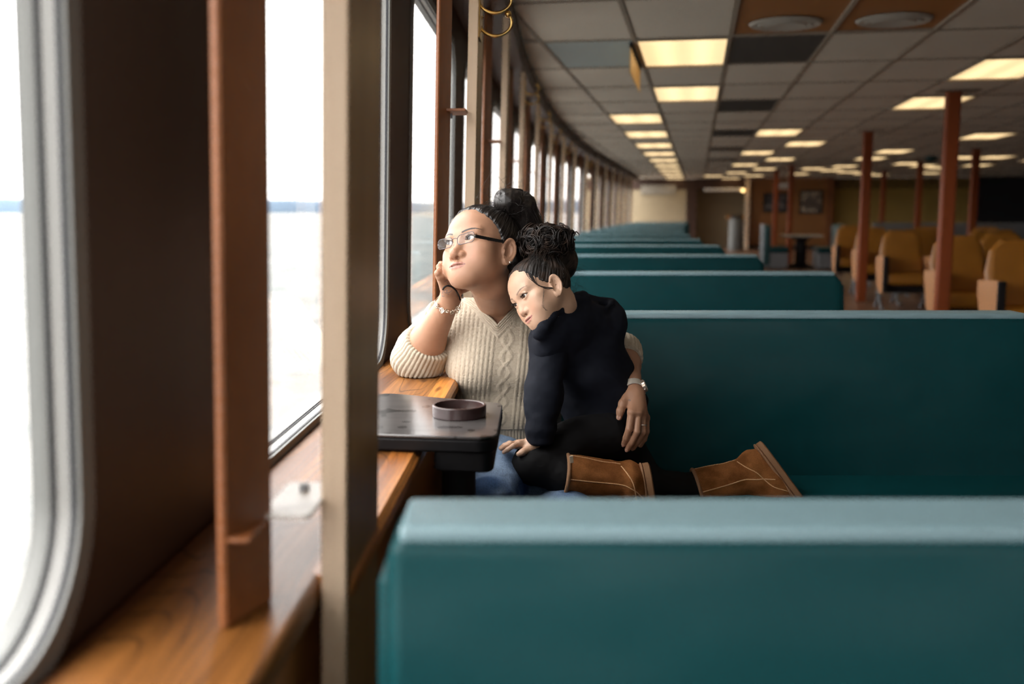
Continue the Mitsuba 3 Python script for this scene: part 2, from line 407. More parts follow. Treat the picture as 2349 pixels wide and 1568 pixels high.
# ceiling: grid bars, tiles, lamps, vents
QG, QW = -.42, .61
SG, SW = 6.66, 1.235
lab(put('ceiling', flat(inside(-8, Q_R, -8, S_END + 8, CEIL), CEIL + .02, CEIL + .06), 'mat_tile'), 'suspended ceiling of beige tiles with lamps', kind='structure')
LAMPS = set()
for s in (0, 2): LAMPS.add((0, s))
for s in range(4, 24, 2): LAMPS.add((-1, s))
for s in (-6, -4): LAMPS.add((-1, s)); LAMPS.add((4, s))
for s in range(6, 24, 4): LAMPS.add((2, s)); 
for s in range(8, 24, 4): LAMPS.add((3, s))
for s in (1, 3): LAMPS.add((4, s))
LAMPS |= {(1, 20), (7, 7), (6, 10), (6, 12), (10, 12), (6, 15), (6, 17), (7, 18), (9, 12), (9, 15), (10, 16), (8, 14), (11, 15), (12, 13), (8, 19), (9, 20), (11, 19), (5, 16), (5, 19), (4, -2)}
VENTS = {(1, 0), (1, 3), (1, 6), (1, 9), (1, 12)}
OPEN = {(1, -1), (2, -1)}
for k in range(-3, 20):
    g = inside(QG + k * QW - .012, QG + k * QW + .012, -8, S_END, CEIL, .0)
    if not g.is_empty: put('ceiling__grid_bar', flat(g, CEIL - .004, CEIL + .02), 'mat_grid')
for j in range(-4, 23):
    put('ceiling__cross_bar', flat(inside(-4, Q_R, SG + j * SW - .010, SG + j * SW + .010, CEIL, .0), CEIL - .003, CEIL + .02), 'mat_grid')
tile_mesh = cbox(.014, QW - .014, .013, SW - .013, 0.004, .020, .004)
tile_d = mikit.ply(tile_mesh, 'mat_tile'); tile_b = mikit.ply(tile_mesh, 'mat_tile_blue')
R4 = T().rotate([0, 0, 1], math.degrees(RZ))
def cell(k, j): return R4 @ T().translate([QG + k * QW, SG + j * SW, CEIL])
for j in range(-2, 12):
    for k in range(-3, 15):
        if (k, j) in LAMPS or (k, j) in VENTS or (k, j) in OPEN: continue
        q0, s0 = QG + k * QW, SG + j * SW
        x, y = room(s0 + SW / 2, q0 + QW / 2)
        if x < xp(y) - .1 or x > .62 * y + .8: continue
        put_dict('ceiling__tile', tile_b if (k, j) == (-1, 0) else tile_d, to_world=cell(k, j))
lamp_frame = cat([box(0, QW, 0, .02, -.012, .02), box(0, QW, SW - .02, SW, -.012, .02), box(0, .02, .02, SW - .02, -.012, .02), box(QW - .02, QW, .02, SW - .02, -.012, .02)])
lamp_d = mikit.ply(lamp_frame, 'mat_grid')
NL = 24
xs = np.linspace(.02, QW - .02, NL); ysg = np.linspace(.02, SW - .02, 2)
def diff_mesh():
    X, Y = np.meshgrid(xs, ysg, indexing='ij')
    v = np.stack([X, Y, 0 * X + .002], -1).reshape(-1, 3)
    f = []
    for a in range(NL - 1):
        i0 = a * 2
        f += [(i0, i0 + 1, i0 + 3), (i0, i0 + 3, i0 + 2)]
    m = trimesh.Trimesh(v, f, process=False)
    return m
tubes = 0.80 + 0.35 * (np.exp(-((xs - .18) / .08) ** 2) + np.exp(-((xs - .43) / .08) ** 2))
lc = np.repeat((tubes[:, None] * np.array(LAMP)[None]), 2, 0)
dm = diff_mesh()
diff_d = mikit.ply(dm, 'mat_lamp', color=lc, emitter={'type': 'area', 'radiance': {'type': 'mesh_attribute', 'name': 'vertex_color'}})
ln = {}
def lampname(k, j):
    if (k, j) == (0, 0): return 'nearest large lit ceiling lamp, with a panel hanging at its side'
    if (k, j) == (0, 2): return 'lit ceiling lamp just behind the nearest ceiling lamp'
    if k == -1 and j >= 4: return f'lit ceiling lamp, {ordn[(j - 4) // 2]} from the camera in the row close to the window posts'
    if (k, j) == (4, 1): return 'lit ceiling lamp cut by the right edge, in front of the near red column'
    if (k, j) == (4, 3): return 'lit ceiling lamp partly behind the near red column'
    if j < 0: return 'lit ceiling lamp above the camera, outside the photo'
    return 'small lit ceiling lamp far back, ' + f'{["", "column one", "two"][0]}' 
order = sorted(LAMPS, key=lambda t: (t[1], t[0]))
cnt = {}
for k, j in order:
    key = num('ceiling_lamp')
    put_dict(key + '__frame', lamp_d, to_world=cell(k, j))
    put_dict(key + '__diffuser', diff_d, to_world=cell(k, j))
    if k == 0 or k == -1 or (k, j) in ((4, 1), (4, 3)) or j < 0:
        g, l = 'lamps of the window side row' if k in (0, -1) and j >= 0 else ('lamps behind the camera' if j < 0 else 'lamps by the near red column'), lampname(k, j)
    else:
        cnt[k] = cnt.get(k, 0) + 1
        g, l = 'lamps deep in the hall', f'lit ceiling lamp deep in the hall, {ordn[cnt[k] - 1]} in the {ordn[k]} row from the windows'
    lab(key, l, 'ceiling lamp', g)
vent_d = mikit.ply(cat([box(.012, QW - .012, .012, SW - .012, .006, .016)]), 'mat_vent')
slat_d = mikit.ply(cbox(.03, QW - .03, 0, .012, -.004, .008, .001), 'mat_vent')
for i, (k, j) in enumerate(sorted(VENTS, key=lambda t: t[1])):
    key = num('ceiling_vent')
    put_dict(key + '__panel', vent_d, to_world=cell(k, j))
    if i < 3:
        for a in range(12):
            put_dict(key + '__slat', slat_d, to_world=cell(k, j) @ T().translate([0, .06 + a * .094, 0]))
    lab(key, f'dark grey ceiling air grille, {ordn[i]} from the camera', 'vent', 'dark ceiling grilles')
M('mat_diffuser', prin((0.40, 0.37, 0.33), 0.5))
# two reddish open panels with round diffusers at the top of the frame
for i, (k, j) in enumerate(sorted(OPEN)):
    key = num('ceiling_panel')
    put_dict(key + '__board', mikit.ply(box(.012, QW - .012, .012, SW - .012, .012, .018), 'mat_wood_panel'), to_world=cell(k, j))
    dish = lathe([(0, -.006), (.09, -.008), (.11, -.014), (.125, -.006), (.15, -.012), (.165, -.004), (.20, -.008), (.215, .006), (.20, .011), (0, .011)], 40)
    put_dict(key + '__air_diffuser', mikit.ply(mv(dish, QW / 2, SW * .70, 0), 'mat_diffuser', smooth=30), to_world=cell(k, j))
    lab(key, 'reddish brown ceiling panel with a round white air diffuser, ' + ('left one of two at the top edge' if i == 0 else 'right one of two at the top edge'), 'ceiling panel', 'reddish ceiling panels')
# the translucent side panel hanging from the nearest lamp
key = num('hanging_panel')
put(key + '__sheet', rm(box(QG - .035, QG - .028, SG + .12, SG + 1.25, CEIL - .19, CEIL - .03)), 'mat_amber')
put(key + '__rail', rm(box(QG - .038, QG - .022, SG + .10, SG + 1.27, CEIL - .03, CEIL)), 'mat_dark')
lab(key, 'amber translucent panel hanging edge-on beside the nearest ceiling lamp', 'panel')
scene['mat_amber'] = two({'type': 'principled', 'base_color': col((0.75, 0.5, 0.2)), 'roughness': .4, 'specular': .4})

# red columns
colx = [(2.30, 9.95, 'nearest, right of the middle chairs'), (2.30, 14.6, 'second, left of the padded chair'), (2.2, 24.7, 'slim far one in front of the framed pictures'), (2.1, 28.0, 'slimmest far one left of the framed pictures'),
        (4.8, 18.9, 'thin one near the right edge of the photo'), (4.85, 23.6, 'thin far one in front of the yellow wall, right of two'), (4.93, 28.4, 'thin far one in front of the yellow wall, left of two')]
for i, (q, s, t) in enumerate(colx):
    key = num('column')
    put(key + '__shaft', rm(cbox(q - .062, q + .062, s - .062, s + .062, 0, CEIL, .012)), 'mat_column')
    put(key + '__ceiling_plate', rm(cbox(q - .15, q + .22, s - .10, s + .10, CEIL - .012, CEIL, .003)), 'mat_grid')
    lab(key, f'red brown painted steel column, {t}', 'column', 'red columns')

# ------------------------------------------------------------------ end wall
def ep(q0, q1, z0, z1, t=.05, back=0.0): return rm(box(q0, q1, S_END + back, S_END + back + t, z0, z1))
lab(put('wall_end', ep(-4, -.35, 0, CEIL + .1), 'mat_beige_wall'), 'beige and brown end wall with recess and pictures', kind='structure')
put('wall_end__header', ep(-4, Q_R, 2.0, CEIL, .3, -.02), 'mat_brown_shaded')
put('wall_end__trim_post', rm(box(-.35, 0.0, S_END - .04, S_END + .3, 0, CEIL)), 'mat_brown_shaded')
put('wall_end__recess_wall', ep(0, 1.75, 0, CEIL, .05, 1.2), 'mat_beige_wall')
put('wall_end__trim_post', rm(box(1.62, 1.75, S_END - .5, S_END + .1, 0, CEIL)), 'mat_cream')
put('wall_end__wood_panel', ep(1.75, 4.3, 0, CEIL, .05, -.3), 'mat_wood_panel')
put('wall_end__skirting', ep(1.75, 4.3, 0, .12, .02, -.32), 'mat_dark')
put('wall_end__trim_post', rm(box(4.25, 4.45, S_END - .4, S_END, 0, CEIL)), 'mat_brown')
put('wall_end__yellow_panel', ep(4.45, 8.9, 0, CEIL, .05, -.02), 'mat_yellow_wall')
put('wall_end__return_panel', rm(box(8.88, 8.93, S_END - .6, S_END + .06, 0, CEIL)), 'mat_navy_wall')
for q_ in (-.05, 1.75): put('wall_end__recess_side', rm(box(q_, q_ + .05, S_END, S_END + 1.26, 0, CEIL)), 'mat_beige_wall')
put('wall_end__dark_panel', ep(8.9, Q_R, 0, CEIL, .05, -.6), 'mat_navy_wall')
# ------------------------------------------------------------------ benches
def prism(x0, x1, prof, r, s=SPH):
    """rounded body: spheres at the (y, z) profile corners at both ends"""
    return rhull([(x, y, z) for x in (x0 + r, x1 - r) for y, z in prof], r, s)
BENCH0, BSTEP, NB = 0.975, 2.02, 15
for i in range(NB):
    yc = BENCH0 + i * BSTEP
    x0, x1 = float(xp(yc)) + .108, float(xp(yc)) + 1.725
    ang = -0.5 * max(0.0, math.atan(float(dxp(yc))) - .05)
    s = SPH if i < 3 else SPH1
    key = num('bench')
    L = x1 - x0
    def bp(name, m, mat='mat_teal', sm=35): return put(key + '__' + name, mv(m, x0, yc, 0, rz=ang), mat, sm)
    bp('backrest', rhull([(x, y, z) for x, ys in ((.016, (.034, .110)), (L - .016, (.034, .110))) for y, z in ((-.036, .892 if x > .1 else .918), (.036, .892 if x > .1 else .918), (-ys[1], .44), (ys[1], .44))] + [(x, y, .926) for x in (.020, L - .046) for y in (-.034, .034)], .016, s))
    bp('top_pad', prism(.012, L - .040, [(-.044, .944), (.044, .944), (-.044, .938), (.044, .938)], .006, s), 'mat_teal_top_glare')
    for sgn in (-1, 1):
        bp('seat', prism(0.01, L - .01, [(sgn * .12, .445), (sgn * .54, .455), (sgn * .12, .36), (sgn * .54, .36)], .03, s))
        bp('plinth', cbox(.03, L - .03, min(sgn * .03, sgn * .46), max(sgn * .03, sgn * .46), 0, .335, .004), 'mat_dark', False)
    if i < 6:
        bp('end_cap', prism(L - .012, L + .010, [(-.038, .880), (.038, .880), (-.115, .40), (.115, .40)], .010, s), 'mat_teal')
        bp('end_cap', prism(-.010, .012, [(-.038, .890), (.038, .890), (-.115, .40), (.115, .40)], .010, s), 'mat_teal')
    t = {0: 'large teal vinyl bench back in the foreground, blurred', 1: 'teal vinyl bench that the woman and child sit on', 2: 'teal vinyl bench back just behind the one with the woman and child'}.get(i, f'teal vinyl bench, {ordn[i]} from the camera along the windows')
    lab(key, t, 'bench', 'teal benches along the windows')

# ------------------------------------------------------------------ table beside the ledge
tab = sg.Polygon([(-.300, 1.842), (-.028, 1.805), (-.020, 2.140), (-.320, 2.280)]).buffer(-.035).buffer(.035, quad_segs=8)
key = num('table')
def slab(poly, z0, z1, c=.004):
    a = poly.buffer(-c, quad_segs=4)
    k = 160
    def ringp(p, z):
        return np.array([(*p.exterior.interpolate(t, normalized=True).coords[0], z) for t in np.linspace(0, 1, k, endpoint=False)])
    return hull(np.vstack([ringp(a, z0), ringp(poly, z0 + c), ringp(poly, z1 - c), ringp(a, z1)]))
put(key + '__top', slab(tab, .8285, .835, .002), 'mat_table', 30)
put(key + '__edge_band', slab(tab, .803, .829), 'mat_black_gloss', 30)
apr = sg.Polygon([(-.148, 1.833), (-.035, 1.818), (-.028, 2.128), (-.140, 2.175)]).buffer(-.02).buffer(.02)
put(key + '__apron', slab(apr, .764, .804, .003), 'mat_black_gloss', 30)
put(key + '__leg', mv(trimesh.creation.cylinder(.035, .77, sections=32), -.11, 2.0, .386), 'mat_dark', 30)
put(key + '__foot', mv(lathe([(0, 0), (.13, 0), (.13, .012), (.05, .03), (0, .03)], 32), -.11, 2.0, 0), 'mat_dark', 30)
lab(key, 'black tapered table top fixed beside the window ledge', 'table')
ring = lathe([(.0535, 0), (.0550, .002), (.0550, .0225), (.0538, .024), (.0505, .024), (.0495, .0225), (.0495, .004), (0, .003), (0, 0), (.0535, 0)], 72)
key = num('ashtray')
put(key + '__rim', mv(ring, -.108, 2.005, .835), 'mat_ashtray', 30)
put(key + '__floor_disc', mv(trimesh.creation.cylinder(.049, .001, sections=48), -.108, 2.005, .8392), 'mat_steel', 30)
lab(key, 'round dark brown ashtray on the black table', 'ashtray')
M('mat_ashtray', prin((0.030, 0.014, 0.014), 0.28, 0.5, coat=.6))
M('mat_steel', prin((0.6, 0.56, 0.5), 0.25, metal=1.0))

# ------------------------------------------------------------------ padded chairs
def chair_parts():
    P = {}
    # local: x right, y backwards (sitter faces -y), z up
    P['backrest'] = (tm(m3.Manifold.hull(m3.Manifold.batch_boolean([m3.Manifold.sphere(.045, 20).translate(p) for p in
                    [(-.215, .10, .47), (.215, .10, .47), (-.225, .17, .72), (.225, .17, .72), (-.19, .205, .90), (.19, .205, .90), (-.13, .22, .965), (.13, .22, .965)]], m3.OpType.Add))), 'mat_tan', 40)
    P['seat'] = (rhull([(x, y, z) for x in (-.22, .22) for y, z in ((-.37, .425), (.08, .405), (-.37, .37), (.08, .36))], .045, SPH), 'mat_tan', 40)
    P['underframe'] = (cbox(-.24, .24, -.30, .12, .22, .33, .01), 'mat_dark', False)
    for sx in (-1, 1):
        arm = sg.Polygon([(-.40, .30), (-.39, .66), (-.34, .69), (.22, .66), (.24, .58), (.10, .30), (-.10, .20), (-.36, .22)]).buffer(-.015).buffer(.015)
        a = extrude(arm, .035); v = np.array(a.vertices)
        a.vertices = np.stack([sx * .285 + v[:, 2] - .0175, v[:, 0], v[:, 1]], 1); a.fix_normals()
        P['arm' + ('' if sx < 0 else '_001')] = (a, 'mat_arm_wood', False)
        P['arm_front' + ('' if sx < 0 else '_001')] = (rhull([(sx * .285 + x, -.41, z) for x in (-.022, .022) for z in (.24, .68)], .012, SPH1), 'mat_dark', 40)
        P['leg' + ('' if sx < 0 else '_001')] = (tube([(sx * .285, -.05, .24), (sx * .285, -.10, .10), (sx * .285, -.20, .015), (sx * .285, -.34, .012)], .02, 8), 'mat_grey', 40)
        P['rear_leg' + ('' if sx < 0 else '_001')] = (tube([(sx * .285, .05, .24), (sx * .285, .10, .10), (sx * .285, .20, .015), (sx * .285, .26, .012)], .02, 8), 'mat_grey', 40)
    return {k: mikit.ply(*v[:2], smooth=v[2]) for k, v in P.items()}
CH = chair_parts()
chairs = [(4.32, 8.4, 0, 'padded tan vinyl chair cut by the right edge of the photo'),
          (4.47, 9.9, 0, 'padded tan vinyl chair right of the near red column'),
          (5.08, 12.95, 0, 'padded tan vinyl chair between the two big red columns'),
          (5.52, 15.2, 0, 'padded tan chair behind the second red column, first of two overlapping'),
          (5.85, 17.2, 0, 'padded tan chair behind the second red column, farther of two overlapping'),
          (5.55, 13.6, 0, 'padded tan chair half hidden behind the near red column'),
          (6.22, 15.0, 0, 'padded tan chair in the row behind, seen above the middle chair'),
          (5.5, 11.1, 0, 'padded tan chair at the right edge, in the row behind the nearest'),
          (6.1, 12.7, 0, 'padded tan chair back at the right edge, farthest of its overlapping stack'),
          (7.0, 16.6, 0, 'padded tan chair back just right of the near red column, far row'),
          (6.6, 13.4, 0, 'padded tan chair back at the right edge, third row'),
          (7.4, 15.5, 0, 'padded tan chair back seen at the right edge, fourth row')]
for x, y, a, t in chairs:
    key = num('padded_chair')
    W = T().translate([x, y, 0]).rotate([0, 0, 1], math.degrees(RZ) + a)
    for k, d in CH.items():
        used.setdefault(key + '__' + k, 0); scene[key + '__' + k] = {**d, 'to_world': W}
    lab(key, t, 'chair', 'padded tan chairs')

# ------------------------------------------------------------------ booth with table, far
def booth(x, y, w, t):
    """booth seat: back along +x side"""
    pass
bx, by = 6.42, 22.2
for i, sx in enumerate((-1, 1)):
    key = num('booth_bench')
    def q(m): return mv(m, bx, by, 0, rz=RZ)
    put(key + '__backrest', q(rhull([(sx * (.74 + a), yy, z) for a in (0, .08) for yy in (-.55, .55) for z in (.12, .92)], .04, SPH1)), 'mat_teal_dark', 40)
    put(key + '__cushion', q(rhull([(sx * a, yy, z) for a in (.34, .70) for yy in (-.55, .55) for z in (.40, .44)], .04, SPH1)), 'mat_teal', 40)
    put(key + '__base', q(cbox(min(sx * .32, sx * .82), max(sx * .32, sx * .82), -.57, .57, 0.03, .36, .01)), 'mat_grey', False)
    put(key + '__side_panel', q(cbox(min(sx * .80, sx * .86), max(sx * .80, sx * .86), -.58, .58, 0.03, .97, .01)), 'mat_grey', False)
    lab(key, 'dark green booth seat on grey base, ' + ('left of' if sx < 0 else 'right of') + ' the far table', 'booth seat', 'far booth seats')
key = num('booth_table')
put(key + '__top', mv(rbox(-.42, .42, -.5, .5, .70, .74, .018, SPH1), bx, by, 0, rz=RZ), 'mat_diffuser', 40)
put(key + '__pedestal', mv(lathe([(0, .0), (.30, 0), (.28, .04), (.12, .12), (.11, .60), (.26, .70), (0, .70)], 24), bx, by, 0), 'mat_dark', 40)
lab(key, 'pale topped table on a dark pedestal between the far booth seats', 'table')
# grey partition behind the booth
lab(put('partition', rm(cbox(4.35, 9.0, 26.2, 26.3, 0, .98, .01)), 'mat_grey'), 'low grey partition in front of the yellow wall', 'partition')
# pictures
def pic(q0, q1, z0, z1, mat, t, back):
    key = num('framed_picture')
    put(key + '__frame', rm(box(q0, q1, S_END + back - .03, S_END + back, z0, z1)), 'mat_dark')
    put(key + '__print', rm(box(q0 + .06, q1 - .06, S_END + back - .035, S_END + back - .03, z0 + .06, z1 - .06)), mat)
    lab(key, t, 'picture')
def pf1(p, n, uv): return mix((0.03, 0.03, 0.035), (0.22, 0.20, 0.19), smoothstep(.45, .8, fbm(p.x * 5, p.y * 5, p.z * 7, 3)))
def pf2(p, n, uv): return mix((0.5, 0.42, 0.32), (0.12, 0.09, 0.07), smoothstep(.5, .6, fbm(p.x * 5, p.y * 5, p.z * 4, 3)))
M('mat_print_dark', prin(proc(pf1), .5)); M('mat_print_pale', prin(proc(pf2), .5))
pic(2.20, 3.00, 1.22, 1.86, 'mat_print_dark', 'dark framed picture on the wood panelled end wall', -.3)
pic(3.38, 4.12, 1.18, 1.95, 'mat_print_pale', 'pale framed picture on the end wall behind a red column', -.3)
lab(put('wall_sign', rm(box(2.6, 3.05, S_END - .33, S_END - .30, 2.0, 2.2)), 'mat_white'), 'small pale sign above the dark picture', 'sign')
# bin, counter light, notice, far bench
key = num('litter_bin')
put(key + '__body', rm(mv(lathe([(0, 0), (.24, 0), (.25, .02), (.25, .95), (.20, 1.02), (0, 1.02)], 28), 1.30, 33.6, 0)), 'mat_alu', 40)
put(key + '__lid', rm(mv(lathe([(0, 1.02), (.2, 1.02), (.2, 1.10), (.1, 1.14), (0, 1.14)], 28), 1.30, 33.6, 0)), 'mat_dark', 40)
lab(key, 'grey metal litter bin beside the pale trim of the end wall', 'bin')
lab(put('shelf_box', rm(cbox(1.0, 1.6, 34.6, 34.9, 1.0, 1.12, .01)), 'mat_tan'), 'orange box on top behind the litter bin', 'box')
M('mat_notice', prin((.22, .19, .15), .6))
key = num('wall_lamp')
put(key + '__housing', rm(cbox(.25, 1.5, 34.5, 34.65, 1.93, 2.03, .01)), 'mat_white')
put(key + '__bulb', rm(mv(trimesh.creation.icosphere(subdivisions=2, radius=.06), 1.52, 34.45, 1.95)), 'mat_lamp', emitter={'type': 'area', 'radiance': col((3.5, 2.2, .8))})
lab(key, 'long wall lamp above the recess in the end wall', 'lamp')
lab(put('notice_board', rm(box(-1.9, -.7, S_END - .06, S_END - .03, 1.85, 2.15)), 'mat_notice'), 'pale notice strip high on the beige end wall', 'notice')
lab(put('speaker_dome', rm(mv(lathe([(0, -.12), (.08, -.10), (.12, -.04), (.12, 0), (0, 0)], 24), 4.62, 21.5, CEIL)), 'mat_teal_dark', 30), 'dark dome hanging from the ceiling among the far lamps', 'dome')

# ------------------------------------------------------------------ outside: the water and the far shore
def water_mesh():
    ys = []
    rng = np.random.default_rng(4)
    d = np.concatenate([np.linspace(0, 40, 160), np.geomspace(40.5, 9000, 120)])      # distance from the hull
    a = np.concatenate([np.linspace(-20, 80, 220), np.geomspace(81, 9000, 70)])
    A = np.concatenate([-np.geomspace(9000, 21, 40), a])
    D, Yv = np.meshgrid(d, A, indexing='ij')
    X = -1.5 - D; P = np.stack([X, Yv, 0 * X], -1)
    amp = np.clip(1.2 - D / 400, 0.0, 1)
    Z = -5.6 + amp * (.42 * (meshkit.fbm(P * [.35, .16, 1], 3, 1) - .5) + .22 * (meshkit.fbm(P * [1.3, .55, 1], 3, 2) - .5) + .07 * (meshkit.fbm(P * [4, 2, 1], 2, 3) - .5))
    n, k = X.shape
    i, j = np.meshgrid(np.arange(n - 1), np.arange(k - 1), indexing='ij')
    q = np.stack([i * k + j, i * k + j + 1, (i + 1) * k + j + 1, (i + 1) * k + j], -1).reshape(-1, 4)
    m = trimesh.Trimesh(np.stack([X, Yv, Z], -1).reshape(-1, 3), np.vstack([q[:, [0, 1, 2]], q[:, [0, 2, 3]]]), process=False)
    return m
wm = water_mesh()
if wm.face_normals[0, 2] < 0: wm.invert()
def water_c(p, n, uv):
    f = fbm(p.x * .9, p.y * .45, 0, 4); g = noise(p.x * .12, p.y * .06)
    return mix((0.100, 0.107, 0.105), (0.150, 0.150, 0.142), smoothstep(.32, .62, f * .75 + g * .25))  # light and dark of the waves painted into the colour
M('mat_water', prin(proc(water_c), 0.6, 0.06))
lab(put('water', wm, 'mat_water', True), 'pale grey rippled sea outside the windows', kind='structure')
def shore_mesh():
    az = np.radians(np.linspace(-25, 175, 500))          # from right of the bow round to astern
    h = 44 + 40 * meshkit.fbm(np.stack([az * 7, 0 * az, 0 * az], 1), 4, 3) - 22 * np.clip(az - 1.2, 0, 1)
    v = []
    for off, hh in ((0, 0), (60, .8), (260, 1.0), (1500, .9)):
        r = 4600 + off + 300 * np.sin(az * 3)
        v.append(np.stack([-r * np.sin(az), r * np.cos(az), -5.6 + h * hh], 1))
    v = np.concatenate(v); k = len(az); f = []
    for r in range(3):
        i = np.arange(k - 1) + r * k
        f += [np.stack([i, i + 1, i + k + 1], 1), np.stack([i, i + k + 1, i + k], 1)]
    return trimesh.Trimesh(v, np.vstack(f), process=False)
M('mat_shore_hazed', prin((0.070, 0.100, 0.135), 0.9, 0.1))  # distance haze is put into this blue grey base colour
lab(put('shore', shore_mesh(), 'mat_shore_hazed', True), 'low shore across the water, haze painted into its blue grey colour', 'shore')
# ------------------------------------------------------------------ figure toolkit: fields of blended bodies, meshed once
def at(u, v, Y):
    """the point at distance Y from the camera plane that stands at a pixel of the 2349 x 1568 photograph (used to lay out joints)"""
    a, b = (u - 1174.5) / FPX, (784 - v) / FPX
    y, z = math.cos(PITCH) + math.sin(PITCH) * b, -math.sin(PITCH) + math.cos(PITCH) * b
    return np.array([a / y * Y, Y, CAM_Z + z / y * Y])

def smin(a, b, k):
    if k <= 0: return np.minimum(a, b)
    h = np.maximum(k - np.abs(a - b), 0) / k
    return np.minimum(a, b) - h * h * k * .25
def smax(a, b, k): return -smin(-a, -b, k)
def d_sph(p, c, r): return np.linalg.norm(p - np.asarray(c, p.dtype), axis=1) - r
def d_ell(p, c, r, R=None):
    q = p - np.asarray(c, p.dtype)
    if R is not None: q = q @ np.asarray(R, p.dtype)
    r = np.asarray(r, p.dtype)
    k0 = np.linalg.norm(q / r, axis=1); k1 = np.linalg.norm(q / (r * r), axis=1)
    return np.where(k0 < 1e-4, -r.min(), k0 * (k0 - 1) / np.maximum(k1, 1e-9))
def d_cone(p, a, b, r1, r2):
    """round cone"""
    a = np.asarray(a, p.dtype); b = np.asarray(b, p.dtype)
    ba = b - a; L2 = ba @ ba
    h = np.clip((p - a) @ ba / max(L2, 1e-12), 0, 1)
    return np.linalg.norm(p - a - h[:, None] * ba, axis=1) - (r1 + (r2 - r1) * h)
def d_box(p, c, half, R=None, r=0.0):
    q = p - np.asarray(c, p.dtype)
    if R is not None: q = q @ np.asarray(R, p.dtype)
    d = np.abs(q) - (np.asarray(half, p.dtype) - r)
    return np.linalg.norm(np.maximum(d, 0), axis=1) + np.minimum(d.max(1), 0) - r

class Field:
    def __init__(self): self.items = []
    def add(self, fn, c, R, k=.01, op='u'):
        self.items.append((fn, np.asarray(c, float), R, k, op)); return self
    def sph(self, c, r, k=.01, op='u'): return self.add(lambda p: d_sph(p, c, r), c, r, k, op)
    def cone(self, a, b, r1, r2, k=.01, op='u'):
        a, b = np.asarray(a, float), np.asarray(b, float)
        return self.add(lambda p: d_cone(p, a, b, r1, r2), (a + b) / 2, np.linalg.norm(b - a) / 2 + max(r1, r2), k, op)
    def chain(self, pts, rs, k=.01):
        for i in range(len(pts) - 1): self.cone(pts[i], pts[i + 1], rs[i], rs[i + 1], k)
        return self
    def ell(self, c, r, k=.01, op='u', R=None): return self.add(lambda p: d_ell(p, c, r, R), c, max(r), k, op)
    def box(self, c, half, R=None, r=.005, k=.01, op='u'): return self.add(lambda p: d_box(p, c, half, R, r), c, np.linalg.norm(half), k, op)
    def __call__(self, P):
        P = np.asarray(P, np.float32); D = np.full(len(P), 1.0, np.float32)
        for fn, c, R, k, op in self.items:
            m = np.nonzero(((P - c.astype(np.float32)) ** 2).sum(1) < (R + .045 + k) ** 2)[0]
            if not len(m): continue
            d = fn(P[m])
            D[m] = smin(D[m], d, k) if op == 'u' else smax(D[m], -d, k) if op == 's' else smax(D[m], d, k) if op == 'i' else D[m] + d
        return D
    def bounds(self):
        lo = np.min([c - R for _, c, R, _, op in self.items if op == 'u'], 0) - .01
        hi = np.max([c + R for _, c, R, _, op in self.items if op == 'u'], 0) + .01
        return lo, hi

